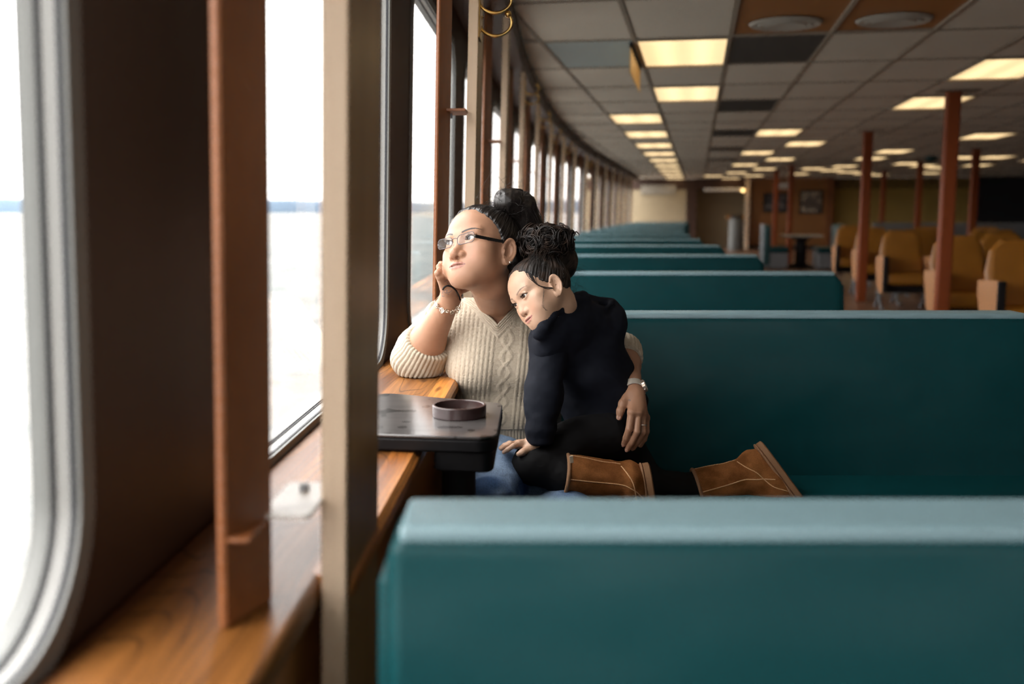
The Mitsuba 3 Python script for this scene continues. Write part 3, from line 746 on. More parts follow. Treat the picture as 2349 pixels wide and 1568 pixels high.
def mesh_field(F, h, lo=None, hi=None, sub=0, proj=2, f2=None, near=None):
    """sparse surface nets; sub: midpoint subdivisions, each projected back to the surface"""
    if lo is None: lo, hi = F.bounds()
    B = 8; n = np.ceil((hi - lo) / (h * B)).astype(int) + 1
    g = np.stack(np.meshgrid(*[np.arange(k) for k in n], indexing='ij'), -1).reshape(-1, 3)
    d = F(lo + (g * B + B / 2) * h)
    g = g[np.abs(d) < h * B * .95 + .006]
    o = np.stack(np.meshgrid(*[np.arange(B + 1)] * 3, indexing='ij'), -1).reshape(-1, 3)
    V = []
    for i in range(0, len(g), 1500):
        q = (g[i:i + 1500, None] * B + o[None])
        V.append(F((lo + q.reshape(-1, 3) * h)).reshape(len(q), B + 1, B + 1, B + 1))
    V = np.concatenate(V)
    N = n * B + 2
    key = lambda c: (c[..., 0].astype(np.int64) * N[1] + c[..., 1]) * N[2] + c[..., 2]
    S = V < 0
    corners = [(a, b, c) for a in (0, 1) for b in (0, 1) for c in (0, 1)]
    sl = lambda A, c: A[:, c[0]:c[0] + B, c[1]:c[1] + B, c[2]:c[2] + B]
    cnt = sum(sl(S, c).astype(np.int8) for c in corners)
    act = (cnt > 0) & (cnt < 8)
    bi, x, y, z = np.nonzero(act)
    cell = g[bi] * B + np.stack([x, y, z], 1)
    pos, num_ = np.zeros((len(cell), 3)), np.zeros(len(cell))
    val = {c: sl(V, c)[bi, x, y, z] for c in corners}
    for c in corners:
        for ax in range(3):
            if c[ax]: continue
            e = list(c); e[ax] = 1; e = tuple(e)
            va, vb = val[c], val[e]; m = (va < 0) != (vb < 0)
            t = np.where(m, va / np.where(m, va - vb, 1), 0)
            w = np.array(c, float)[None] + np.eye(3)[ax] * t[:, None]
            pos[m] += w[m]; num_ += m
    pos = lo + (cell + pos / num_[:, None]) * h
    ck = key(cell); order = np.argsort(ck); cks = ck[order]
    faces = []
    for ax in range(3):
        b1, b2 = (ax + 1) % 3, (ax + 2) % 3
        e = [0, 0, 0]; e[ax] = 1
        Sa, Sb = sl(S, (0, 0, 0)), sl(S, tuple(e))
        for flip, mask in ((0, Sa & ~Sb), (1, ~Sa & Sb)):
            bi, x, y, z = np.nonzero(mask)
            c = g[bi] * B + np.stack([x, y, z], 1)
            quad = []
            for s1, s2 in ((0, 0), (1, 0), (1, 1), (0, 1)):
                q = c.copy(); q[:, b1] -= s1; q[:, b2] -= s2
                kk = key(q); i = np.searchsorted(cks, kk); i = np.minimum(i, len(cks) - 1)
                quad.append(np.where(cks[i] == kk, order[i], -1))
            quad = np.stack(quad, 1); quad = quad[(quad >= 0).all(1)]
            if flip: quad = quad[:, ::-1]
            faces.append(quad)
    q = np.vstack(faces)
    m = trimesh.Trimesh(pos, np.vstack([q[:, [0, 1, 2]], q[:, [0, 2, 3]]]), process=False)
    G = f2 or F
    def project(v, it):
        for _ in range(it):
            d0 = G(v); e = .0008
            gr = np.stack([G(v + np.eye(3)[a] * e) - d0 for a in range(3)], 1) / e
            gr /= np.maximum((gr ** 2).sum(1), .25)[:, None]
            v = v - np.clip(d0, -h, h)[:, None] * gr
        return v
    m.vertices = project(np.array(m.vertices), proj)
    for _ in range(sub):
        idx = None
        if near is not None:                                   # refine only what clothing leaves bare
            c = m.triangles_center
            idx = np.nonzero(np.any([((c - np.asarray(p)) ** 2).sum(1) < r * r for p, r in near], 0))[0]
        v, f = trimesh.remesh.subdivide(m.vertices, m.faces, face_index=idx)
        m = trimesh.Trimesh(project(np.array(v), 1), f, process=False)
    return m

def surf(F, u, v, y0=2.2, y1=3.0, off=0.0):
    """the first point of the field met behind a pixel of the photograph"""
    ys = np.arange(y0, y1, .0015); P = np.stack([at(u, v, y) for y in ys]); d = F(P)
    i = np.nonzero(d < off)[0]
    return P[i[0]] if len(i) else P[np.argmin(d)]
def nz(P, s, seed=0): return meshkit.noise(np.asarray(P, float) * s, seed) - .5

class Head:
    """face axes: l her left, f forward, u up; local units are metres of an adult head"""
    def __init__(s, O, yaw, pitch, roll, S):
        yaw, pitch, roll = map(math.radians, (yaw, pitch, roll))
        s.O, s.S = np.asarray(O, float), S
        s.f = np.array([-math.sin(yaw) * math.cos(pitch), -math.cos(yaw) * math.cos(pitch), math.sin(pitch)])
        l0 = np.array([math.cos(yaw), -math.sin(yaw), 0]); u0 = np.cross(s.f, l0)
        s.l, s.u = l0 * math.cos(roll) + u0 * math.sin(roll), u0 * math.cos(roll) - l0 * math.sin(roll)
        s.M = np.stack([s.l, s.f, s.u], 1)
    def w(s, p): return s.O + s.S * (np.asarray(p, float) @ s.M.T)
    def loc(s, P): return ((np.asarray(P, np.float32) - s.O.astype(np.float32)) @ s.M.astype(np.float32)) / np.float32(s.S)
    def drloc(s, p):
        q = [(p.x - s.O[0]), (p.y - s.O[1]), (p.z - s.O[2])]
        return [sum(q[i] * float(a[i]) for i in range(3)) / s.S for a in (s.l, s.f, s.u)]

EYE = np.array([.0315, .0715, .0235]); EYER = .0120
def face_field(o):
    """the head in local units. o: child-ness 0..1, full cheeks, smile"""
    ch, full, smile = o['child'], o['full'], o['smile']
    D = []
    def U(d, k): D.append((d, k, 'u'))
    def Sb(d, k): D.append((d, k, 's'))
    both = (-1, 1)
    jz = .0085 - .0005 * ch             # the child's lower face is shorter
    U(lambda p: d_ell(p, (0, -.018, .040), (.0735, .094, .083)), .01)
    U(lambda p: d_ell(p, (0, .030, .050), (.0610 + .004 * ch, .052, .055)), .03)
    U(lambda p: d_ell(p, (0, .028, -.008), (.0615, .060, .074)), .02)
    for s in both:
        U(lambda p, s=s: d_cone(p, (s * .048, .002, -.030 + jz), (s * .020, .066, -.070 + jz), .020 + .002 * full, .017 + .003 * full), .03)
        U(lambda p, s=s: d_ell(p, (s * .037, .053, -.022), (.027 + .004 * full, .026 + .002 * full, .028 + .003 * full)), .025)
        U(lambda p, s=s: d_ell(p, (s * .045, .05, .004), (.022, .020, .014)), .02)
    U(lambda p: d_sph(p, (0, .072, -.072 + jz), .0175), .022)
    U(lambda p: d_ell(p, (0, .0675, -.040), (.028, .024, .026)), .022)
    for s in both:       # brow ridge, eye sockets
        U(lambda p, s=s: d_cone(p, (s * .010, .0775, .036), (s * .044, .0655, .041), .0085, .0085), .014)
        Sb(lambda p, s=s: d_ell(p, (s * .031, .0965, .0225), (.0165, .016, .0105)), .013)
    # nose
    nw = .0 + .0020 * full
    U(lambda p: d_cone(p, (0, .0755, .024), (0, .0985 - .006 * ch, -.0095), .0075, .0100), .014)
    U(lambda p: d_sph(p, (0, .1000 - .006 * ch, -.0120), .0098 + nw), .006)
    for s in both:
        U(lambda p, s=s: d_ell(p, (s * (.0125 + nw), .0900 - .004 * ch, -.0150), (.0084, .0095, .0078)), .006)
        Sb(lambda p, s=s: d_ell(p, (s * .0068, .0975 - .006 * ch, -.0225), (.0036, .0055, .0042)), .003)
    # lids with an almond opening
    for s in both:
        c = EYE * [s, 1, 1]
        U(lambda p, c=c: d_sph(p, c, EYER + .0016), .006)
        U(lambda p, c=c, s=s: d_cone(p, c + [-s * .010, .0085, .0068], c + [s * .0115, .0060, .0058], .0030, .0030), .004)
        def opening(p, c=c, s=s):
            q = p - c.astype(p.dtype); x = q[:, 0] * s
            top = .0058 * o['open'] * (1 - (np.clip(x - .001, -.0135, .0135) / .0135) ** 2) + .0010 * x / .013
            bot = -.0044 * (1 - (np.clip(x, -.0135, .0135) / .0135) ** 2) + .0010 * x / .013
            d = np.maximum(np.maximum(q[:, 2] - top, bot - q[:, 2]), np.abs(x) - .0130)
            return np.maximum(d, -q[:, 1] + .001)
        Sb(opening, .0012)
    # lips
    lu = [(-.0225, .0815, -.0392 + smile), (-.012, .0915, -.0360), (-.004, .0955, -.0343), (0, .0950, -.0350), (.004, .0955, -.0343), (.012, .0915, -.0360), (.0225, .0815, -.0392 + smile)]
    ll = [(-.020, .0825, -.0400 + smile), (-.010, .0912, -.0435), (0, .0930, -.0445), (.010, .0912, -.0435), (.020, .0825, -.0400 + smile)]
    for a, b in zip(lu, lu[1:]): U(lambda p, a=a, b=b: d_cone(p, a, b, .0038, .0038), .004)
    for a, b in zip(ll, ll[1:]): U(lambda p, a=a, b=b: d_cone(p, a, b, .0046, .0046), .004)
    mm = [(-.0245, .0860, -.0390 + smile * 1.2), (-.012, .0955, -.0392), (0, .0990, -.0396), (.012, .0955, -.0392), (.0245, .0860, -.0390 + smile * 1.2)]
    for a, b in zip(mm, mm[1:]): Sb(lambda p, a=a, b=b: d_cone(p, a, b, .0006 if abs(a[0]) > .02 else .0015, .0006 if abs(b[0]) > .02 else .0015), .0018)
    # ears
    for s in both:
        a = math.radians(22)
        l_ = np.array([math.cos(a) * s, math.sin(a), 0.0]); f_ = np.array([-math.sin(a) * s, math.cos(a), 0.0])
        R = np.stack([l_, f_ * .97 + np.array([0, 0, .24]), np.array([0, 0, .97]) - f_ * .24], 1)
        R /= np.linalg.norm(R, axis=0)
        c = np.array([s * .0765, -.005, .000])
        def ear(p, c=c, R=R):
            q = (p - c.astype(p.dtype)) @ R.astype(p.dtype)          # q: out, forward, up
            wob = .0175 * (1 - .22 * np.clip(-q[:, 2] / .03, 0, 1))
            rad = np.sqrt((q[:, 1] / wob) ** 2 + (q[:, 2] / .0305) ** 2)
            # helix rim, bowl, lobe
            plate = np.maximum((rad - 1) * .017, np.abs(q[:, 0] - .004 * (rad - .6)) - .0034)
            bowl = d_ell(q, (.0068, .0010, .0005), (.0086, .0100, .0190))
            plate = smax(plate, -bowl, .002)
            rim = np.sqrt(((rad - .92) * .018) ** 2 + (q[:, 0] - .0036) ** 2) - .0033
            rim = np.where((q[:, 1] > .003) & (q[:, 2] < .012) & (q[:, 2] > -.022), rim + .02, rim)
            anti = np.sqrt(((rad - .58) * .018) ** 2 + (q[:, 0] - .0016) ** 2) - .0024
            anti = np.where((q[:, 1] > .001), anti + .02, anti)
            lobe = d_ell(q, (.001, .004, -.0265), (.0042, .0085, .0085))
            tragus = d_ell(q, (.0035, .0135, -.006), (.0045, .0040, .0065))
            return smin(smin(smin(smin(plate, rim, .003), anti, .003), lobe, .005), tragus, .003)
        U(ear, .004)
        Sb(lambda p, c=c, R=R: d_ell((p - c.astype(p.dtype)) @ R.astype(p.dtype), (.004, .004, -.004), (.0045, .006, .009)), .003)
    def f(p):
        d = np.full(len(p), 1.0, p.dtype)
        for fn, k, op in D:
            e = fn(p)
            d = smin(d, e, k) if op == 'u' else smax(d, -e, k)
        return d
    return f

def add_head(F, H, o):
    g = face_field(o)
    F.add(lambda P: g(H.loc(P)) * np.float32(H.S), H.w((0, 0, .01)), .155 * H.S, .012)

def skin_mat(name, H, base, dark, lip, brow, o, extra=None):
    """skin colour with lips, brows and lash lines laid out in the head's own axes"""
    def fn(p, n, uv):
        x, y, z = H.drloc(p)
        ax = dr.abs(x)
        f = fbm(p.x * 45, p.y * 45, p.z * 45, 3)
        c = mix(base, dark, 0.35 * f)
        face = dr.select((y > .045) & (z < .09) & (z > -.10), mi.Float(1), mi.Float(0))
        cheek = dr.exp(-(dr.square((ax - .040) / .018) + dr.square((z + .018) / .018))) * face
        nose = dr.exp(-(dr.square(x / .014) + dr.square((z + .010) / .012))) * face
        c = mix(c, mi.Color3f(base) * mi.Color3f(1.0, .76, .70), dr.clip(cheek * .5 + nose * .45, 0, 1))
        # lips
        sm = o['smile']
        mid = -.0394 + sm * dr.square(ax / .0235)
        zz = z - mid; tap = dr.maximum(1 - dr.square(ax / .0245), 0)
        up = .0072 * dr.sqrt(tap) * (1 - .25 * dr.exp(-dr.square(x / .004))); lo = -.0088 * dr.sqrt(tap)
        lipm = smoothstep(-.0008, .0008, up - zz) * smoothstep(-.0008, .0008, zz - lo) * dr.select(ax < .0245, face, mi.Float(0)) * dr.select(y > .075, mi.Float(1), mi.Float(0))
        c = mix(c, lip, lipm * .85)
        c = mix(c, mi.Color3f(lip) * .25, lipm * (1 - smoothstep(.0004, .0013, dr.abs(zz))) * .8)
        # brows
        t = (ax - .013) / .043
        zb = .0390 + .0085 * dr.sin(dr.clip(t, 0, 1) * 2.35) - .003 * t + o.get('brow_up', 0.0)
        th = o['brow_w'] * (1 - .75 * smoothstep(.45, 1.0, t))
        hair = .85 + .3 * noise(p.x * 900, p.y * 900, p.z * 300)
        bm = smoothstep(-.0007, .0007, th - dr.abs(z - zb)) * smoothstep(-.03, .06, t) * (1 - smoothstep(.92, 1.04, t)) * face
        c = mix(c, brow, dr.clip(bm * hair * o['brow_a'], 0, 1))
        # lash line: a dark rim round the lid opening, strongest above
        xe = (ax - float(EYE[0])); ze = z - float(EYE[2])
        q = dr.maximum(1 - dr.square(xe / .0135), 0)
        top = .0058 * o['open'] * q + .001 * xe / .013; bot = -.0044 * q + .001 * xe / .013
        near = dr.select(dr.abs(xe) < .0140, face, mi.Float(0))
        lash = near * (1 - smoothstep(.0004, .0019, dr.abs(ze - top - .0004)))
        lash2 = near * (1 - smoothstep(.0002, .0011, dr.abs(ze - bot))) * .45
        c = mix(c, (.012, .008, .007), dr.clip(lash * o['lash'] + lash2 * o['lash'], 0, .95))
        crease = near * (1 - smoothstep(.0003, .0014, dr.abs(ze - top - .0048))) * .35
        c = mix(c, mi.Color3f(dark) * .55, crease)
        if extra: c = extra(c, p)
        return c
    M(name, prin(proc(fn), .46, .42, sheen=.15))

def streaks(H, P, tie, a=1.0, seed=0):
    """relief of combed hair: constant along great circles to the tie"""
    q = H.loc(P).astype(float) - [0, -.018, .04]; ax = H.loc(np.asarray(tie)[None])[0].astype(float) - [0, -.018, .04]; ax /= np.linalg.norm(ax)
    e1 = np.cross(ax, [1, .3, 0]); e1 /= np.linalg.norm(e1); e2 = np.cross(ax, e1)
    n = q / np.maximum(np.linalg.norm(q, axis=1), 1e-6)[:, None]; x, y, z = n @ e1, n @ e2, n @ ax
    r = np.maximum(np.hypot(x, y), 1e-3); c, s = x / r, y / r
    f = np.clip(r * 1.6, .15, 1)
    def N(k, b, sd): return nz(np.stack([c * k, s * k, z * b], 1), 1, sd)
    return (a * f * (.0040 * N(9, 1.2, seed) + .0030 * N(22, 1.6, seed + 3) + .0016 * N(48, 2.5, seed + 5))).astype(np.float32)
def hair_bump(H, tie):
    ax = H.loc(np.asarray(tie)[None])[0].astype(float) - [0, -.018, .04]; ax /= np.linalg.norm(ax)
    e1 = np.cross(ax, [1, .3, 0]); e1 /= np.linalg.norm(e1); e2 = np.cross(ax, e1)
    def fn(p, n, uv):
        x, y, z = H.drloc(p); y = y + .018; z = z - .04
        a = x * float(e1[0]) + y * float(e1[1]) + z * float(e1[2]); b = x * float(e2[0]) + y * float(e2[1]) + z * float(e2[2]); w = x * float(ax[0]) + y * float(ax[1]) + z * float(ax[2])
        r = dr.maximum(dr.sqrt(a * a + b * b), 1e-4)
        return noise(a / r * 130, b / r * 130, w * 30) * .0012 * dr.clip(r * 20, .1, 1)
    return fn
def eye_mat(name, H, side, gaze, iris):
    c = H.w(EYE * [side, 1, 1]); g = np.asarray(gaze, float); g /= np.linalg.norm(g)
    def fn(p, n, uv):
        d = mi.Vector3f((p.x - float(c[0])) / (EYER * H.S), (p.y - float(c[1])) / (EYER * H.S), (p.z - float(c[2])) / (EYER * H.S))
        ca = d.x * float(g[0]) + d.y * float(g[1]) + d.z * float(g[2])
        white = mi.Color3f(.72, .68, .64)
        ir = mix(iris, mi.Color3f(iris) * .35, smoothstep(.905, .872, ca))
        col_ = mix(white, ir, smoothstep(.838, .852, ca))
        return mix(col_, (.002, .002, .002), smoothstep(.955, .962, ca))
    M(name, prin(proc(fn), .12, .30))
def eyes(key, H, gaze, iris, mn):
    for i, s in enumerate((1, -1)):
        eye_mat(f'{mn}_{i}', H, s, gaze, iris)
        m = trimesh.creation.icosphere(subdivisions=4, radius=EYER * H.S)
        put(key + '__eye', mv(m, *H.w(EYE * [s, 1, 1])), f'{mn}_{i}', True)

def lerp_path(pts, n):
    pts = np.asarray(pts, float); t = np.r_[0, np.cumsum(np.linalg.norm(np.diff(pts, axis=0), axis=1))]
    return PchipInterpolator(t / t[-1], pts)(np.linspace(0, 1, n))
def bundle(path, rng, k, spread, r, n=18, wave=.003, sides=4):
    """a lock of several thin strands that come together at the tip"""
    base = lerp_path(path, n); t = np.linspace(0, 1, n); out = []
    w0 = np.stack([wave * np.sin(rng.uniform(1, 2.6) * 2 * np.pi * t + rng.uniform(0, 6.3)) for _ in range(3)], 1) * np.minimum(t * 3, 1)[:, None]
    for _ in range(k):
        o = rng.normal(0, spread, 3); o2 = rng.normal(0, spread, 3)
        p = base + w0 + o * (np.sin(np.pi * np.clip(t * 1.1, 0, 1)) * .8 + .2)[:, None] + o2 * (t * t * .8)[:, None]
        out.append(tube(p, r * np.sqrt(np.clip(1 - ((t - .42) / .585) ** 2, .03, 1)), sides, caps=False))
    return out
def lock(path, r0, r1, rng, n=14, sides=6, wave=0.0, freq=3.0):
    p = lerp_path(path, n); t = np.linspace(0, 1, n)
    if wave:
        for a in range(3): p[:, a] += wave * np.sin(freq * 2 * np.pi * t + rng.uniform(0, 6.3)) * np.minimum(t * 3, 1)
    r = (r0 + (r1 - r0) * t) * np.sqrt(np.clip(1 - ((t - .45) / .56) ** 2, .02, 1))
    return tube(p, r, sides, caps=False)
# ------------------------------------------------------------------ the woman
W_ = num('person')
lab(W_, 'woman in glasses and cream knit sweater resting her chin on her hand by the window', 'person')
HW = Head(at(1105, 590, 2.52), 38.5, 13.5, 12.5, 1.055)
oW = dict(child=0.0, full=1.0, smile=.0006, open=.92, brow_w=.0021, brow_a=1.25, lash=.95)
SKW = (.36, .195, .122)
def tattoo(c, p):
    # faint script on the inner wrist, a small mark on the other hand
    def seg(a, b, r):
        ax, ay, az = (float(q) for q in a); d = np.asarray(b, float) - np.asarray(a, float); L2 = float(d @ d)
        px, py, pz = p.x - ax, p.y - ay, p.z - az
        t = dr.clip((px * float(d[0]) + py * float(d[1]) + pz * float(d[2])) / L2, 0, 1)
        e = dr.sqrt(dr.square(px - t * float(d[0])) + .15 * dr.square(py - t * float(d[1])) + dr.square(pz - t * float(d[2])))
        return 1 - smoothstep(r * .6, r * 1.3, e)
    m = mi.Float(0)
    for line in TATTOO:
        for a, b in zip(line, line[1:]): m = dr.maximum(m, seg(a, b, .0010))
    return mix(c, (.10, .10, .12), m * .75)
TATTOO = []
skin_mat('mat_skin_woman', HW, SKW, (.28, .130, .072), (.32, .135, .105), (.022, .013, .010), oW, tattoo)
M('mat_nail', prin((.40, .22, .165), .25, .5))

# joints
neck0, neck1 = HW.w((0, -.034, -.055)), at(1141, 692, 2.705)
sh_r, el_r, wr_r = at(1028, 742, 2.80), at(960, 822, 2.715), at(1033, 684, 2.575)
sh_l, el_l, wr_l = at(1262, 752, 2.80), at(1428, 806, 2.71), at(1452, 893, 2.53)
def torso(F, g, k=.035):
    F.cone(at(1085, 742, 2.735), at(1225, 748, 2.76), .055 + g, .058 + g, k)
    F.ell(at(1146, 812, 2.715), (.148 + g, .092 + g, .135 + g), k)
    F.ell(at(1105, 838, 2.655), (.068 + g, .055 + g, .066 + g), k)
    F.ell(at(1192, 842, 2.665), (.068 + g, .055 + g, .066 + g), k)
    F.ell(at(1165, 935, 2.73), (.140 + g, .098 + g, .12 + g), k)
    F.ell(at(1176, 1010, 2.755), (.150 + g, .105 + g, .085 + g), k)
def hand(F, wrist, knuckles, fingers, thumb, r=.0088, palm=.0125):
    for kn in knuckles: F.cone(wrist, kn, palm * 1.25, r * 1.12, .014)
    for a, b in zip(knuckles, knuckles[1:]): F.cone(a, b, r * 1.05, r * 1.05, .008)
    F.chain(thumb, [palm * 1.15] + [r * 1.12, r * .98, r * .80][:len(thumb) - 1], .008)
    for kn, f in zip(knuckles, fingers):
        F.chain([kn] + list(f), [r * 1.08, r * .98, r * .90, r * .74][:len(f) + 1], .0025)
B = Field()
add_head(B, HW, oW)
B.cone(neck0, neck1, .0500, .0510, .022)
B.cone(HW.w((0, .010, -.040)), at(1136, 695, 2.715), .034, .034, .03)
torso(B, -.008, .03)
B.cone(neck1 + [0, .02, 0], sh_r, .036, .036, .02); B.cone(neck1 + [0, .02, 0], sh_l, .036, .036, .02)
B.cone(sh_r, el_r, .042, .040, .02); B.chain([el_r, el_r + .30 * (wr_r - el_r), wr_r], [.044, .0465, .0262], .02)
B.cone(sh_l, el_l, .038, .038, .02); B.chain([el_l, el_l + .35 * (wr_l - el_l), wr_l], [.036, .0365, .0255], .02)
# right hand: a loose fist under the cheek
kn = [at(1009, 634, 2.485), at(1011, 626, 2.505), at(1014, 619, 2.530), at(1016, 620, 2.555)]
fg = [[at(1004, 626, 2.478), at(1010, 617, 2.497), at(1020, 622, 2.515)],
      [at(1008, 612, 2.500), at(1017, 607, 2.520), at(1025, 614, 2.54)],
      [at(1012, 606, 2.530), at(1020, 604, 2.548), at(1026, 612, 2.56)],
      [at(1015, 607, 2.558), at(1022, 606, 2.572), at(1028, 613, 2.58)]]
B.cone(wr_r, at(1031, 655, 2.545), .0255, .0235, .012)
B.cone(at(1031, 658, 2.53), at(1016, 630, 2.515), .0215, .0160, .012)
B.cone(at(1036, 655, 2.565), at(1020, 628, 2.55), .0195, .0150, .012)
hand(B, at(1031, 658, 2.55), kn, fg, [at(1040, 668, 2.575), at(1058, 664, 2.585), at(1070, 660, 2.585), at(1080, 655, 2.575)], r=.0084)
# left hand hanging over the child's hip
kn_l = [at(1449, 945, 2.462), at(1464, 946, 2.468), at(1474, 951, 2.480), at(1481, 958, 2.497)]
fg_l = [[at(1443, 984, 2.452), at(1436, 1004, 2.462), at(1431, 1018, 2.476)],
        [at(1461, 990, 2.452), at(1449, 1014, 2.462), at(1439, 1030, 2.478)],
        [at(1474, 990, 2.466), at(1463, 1012, 2.474), at(1452, 1027, 2.490)],
        [at(1482, 989, 2.486), at(1477, 1006, 2.494), at(1469, 1020, 2.506)]]
hand(B, at(1456, 908, 2.51), kn_l, fg_l, [at(1443, 908, 2.505), at(1429, 925, 2.485), at(1423, 942, 2.475), at(1420, 957, 2.472)], r=.0092, palm=.0150)
B.cone(wr_l, at(1462, 938, 2.49), .0240, .0190, .015)
# hips and legs inside the jeans
hip_r, kn_r, hip_q, kn_q = at(1150, 1050, 2.72), at(1120, 1160, 2.26), at(1245, 1062, 2.74), at(1318, 1212, 2.32)
foot_r, foot_q = np.array([kn_r[0] + .01, kn_r[1] + .02, .06]), np.array([kn_q[0], kn_q[1] + .03, .06])
B.cone(at(1172, 1000, 2.76), (hip_r + hip_q) / 2, .07, .07, .03)
for a, b, c in ((hip_r, kn_r, foot_r), (hip_q, kn_q, foot_q)): B.chain([a, b, c], [.05, .04, .03], .02)
bm = mesh_field(B, .0030, sub=1, near=[(HW.w((0, 0, .0)), .19), (wr_r, .14), ((el_r + wr_r) / 2, .18), (wr_l, .19), (at(1143, 730, 2.62), .17)])
for L in ([(1020, 645), (1025, 643), (1030, 644), (1032, 648), (1028, 651), (1026, 648)], [(1023, 655), (1029, 656), (1030, 652)], [(1017, 667), (1022, 664), (1026, 666), (1024, 670), (1030, 671), (1036, 666)],
          [(1016, 669), (1014, 679), (1019, 679)], [(1020, 670), (1030, 675)], [(1441, 917), (1444, 916), (1446, 918), (1443, 919)]):
    TATTOO.append([surf(B, u, v) for u, v in L])
lab(put(W_ + '__body', bm, 'mat_skin_woman', True), 'warm tan skin')
eyes(W_, HW, HW.f * 1.0 - HW.l * .30 + HW.u * .05, (.045, .022, .012), 'mat_eye_woman')
# nails
def nail(key, tip, prev, out, r=.0050):
    d = np.asarray(tip, float) - prev; d /= np.linalg.norm(d); o = np.asarray(out, float); o -= d * (o @ d); o /= np.linalg.norm(o)
    m = trimesh.creation.icosphere(subdivisions=2); m.vertices = m.vertices * [r, r * 1.45, .0012]
    R = np.stack([np.cross(d, o), d, o], 1); m.vertices = m.vertices @ R.T + tip + o * (.0062) - d * .001
    put(key + '__nail', m, 'mat_nail', True)
nail(W_, at(1420, 957, 2.472), at(1423, 942, 2.475), (-.25, -1, .1), .0054)
for f in fg_l[:3]: nail(W_, f[2], f[1], (-.35, -1, -.1), .0044)

# sweater
RIBP = .0123
def knit_torso(P):
    """relief of the knitting: columns of ribs with a plain panel and cables between, a ribbed hem"""
    x = P[:, 0] - .10 * (P[:, 2] - .85); z = P[:, 2]
    ribs = np.abs(np.sin(np.pi * x / RIBP)) ** .7
    holes = (.5 + .5 * np.sin(2 * np.pi * z / .0085)) * (1 - ribs)
    xc = at(1160, 850, 2.65)[0]
    t = (x - xc)
    plain = np.clip(1 - np.abs(t) / .030, 0, 1) > 0
    cab = sum(np.clip(1 - np.abs(t - .012 * np.sin(2 * np.pi * z / .085 + ph)) / .0075, 0, 1) ** .6 for ph in (0, np.pi))
    d = np.where(plain, .0016 * np.minimum(cab, 1.2) + .0003, .0015 * ribs - .0016 * holes)
    fine = .00025 * np.sin(2 * np.pi * z / .0042)
    wr = .005 * nz(P, (7, 7, 9), 3) + .0012 * nz(P, 30, 5)
    return (d + fine + wr).astype(np.float32)
def axis_ribs(a, b, n, amp):
    a, b = np.asarray(a, float), np.asarray(b, float); ax = (b - a) / np.linalg.norm(b - a)
    e1 = np.cross(ax, [0, 1.0, .2]); e1 /= np.linalg.norm(e1); e2 = np.cross(ax, e1)
    def f(P):
        q = P - a; ph = np.arctan2(q @ e1, q @ e2)
        return (amp * np.abs(np.cos(n * ph / 2)) ** .7 + .004 * nz(P, 22, 7)).astype(np.float32)
    return f
Tz = Field(); torso(Tz, .010)
Tz.cone(at(1062, 720, 2.735), at(1095, 735, 2.73), .030, .040, .04); Tz.cone(at(1200, 722, 2.755), at(1235, 745, 2.77), .034, .045, .04)
vl, vr, va = at(1070, 672, 2.62), at(1201, 688, 2.64), at(1143, 746, 2.64)
def vneck(P):
    """wedge in front of the neck, seen square on"""
    x, z = P[:, 0], P[:, 2]
    def side(a, b):
        n = np.array([-(b[2] - a[2]), b[0] - a[0]]); n /= np.linalg.norm(n)
        return (x - a[0]) * n[0] + (z - a[2]) * n[1]
    top = z - 1.16
    return np.maximum(np.maximum(-side(vl, va), -side(va, vr)), P[:, 1] - 2.86).astype(np.float32)
Tz.add(vneck, (va + vl + vr) / 3, .25, .006, 's')
Tz.add(lambda P: (.590 - P[:, 2]).astype(np.float32), at(1170, 1010, 2.75), .35, .012, 'i')
def hem_relief(P):
    d = knit_torso(P)
    h = P[:, 2] < .668
    ribs = .0020 * np.abs(np.sin(np.pi * P[:, 0] / .0085)) - .004
    d = np.where(h, ribs, d)
    e = vneck(P)                                             # flat band along the neckline
    band = (e > 0) & (e < .022)
    d = np.where(band, .0022 + .0006 * np.sin(2 * np.pi * e / .0055) + .0004 * np.sin(2 * np.pi * (P[:, 2] + P[:, 0]) / .006), d)
    return -d.astype(np.float32)
Tz.add(hem_relief, at(1150, 860, 2.74), .5, 0, 'd')
sw = mesh_field(Tz, .0042, sub=1)
def sweater_b(p, n, uv): return noise(p.x * 420, p.y * 420, p.z * 420) * .0011 + noise(p.x * 900, p.y * 900, p.z * 900) * .0005
def sweater_c(p, n, uv): return mix((.36, .30, .225), (.46, .40, .315), fbm(p.x * 160, p.y * 160, p.z * 160, 3))
M('mat_sweater', bump(prin(proc(sweater_c), .85, .2, sheen=.5), sweater_b, eps=4e-4))
k = put(W_ + '__sweater', sw, 'mat_sweater', True)
lab(k, 'cream cable knit sweater with a V neck')
# collar band along the V
VB = Field(); torso(VB, .011)
VB.cone(at(1062, 720, 2.735), at(1095, 735, 2.73), .030, .040, .04); VB.cone(at(1200, 722, 2.755), at(1235, 745, 2.77), .034, .045, .04)
band = [surf(VB, u, v) for u, v in ((1064, 690), (1078, 698), (1095, 712), (1112, 727), (1128, 741), (1141, 754), (1154, 743), (1168, 728), (1183, 712), (1196, 700))]
pp = lerp_path(band, 60); wv = np.arange(60)
bt = []
for o_ in (-.0075, -.0025, .0025, .0075):
    sd = np.gradient(pp, axis=0); sd /= np.linalg.norm(sd, axis=1, keepdims=True); nn = np.cross(sd, [0, 1, 0]); nn /= np.linalg.norm(nn, axis=1, keepdims=True)
    bt.append(tube(pp + nn * o_ + [0, -.0015, 0], .0036, 8))
put(W_ + '__collar', cat(bt), 'mat_sweater', True)
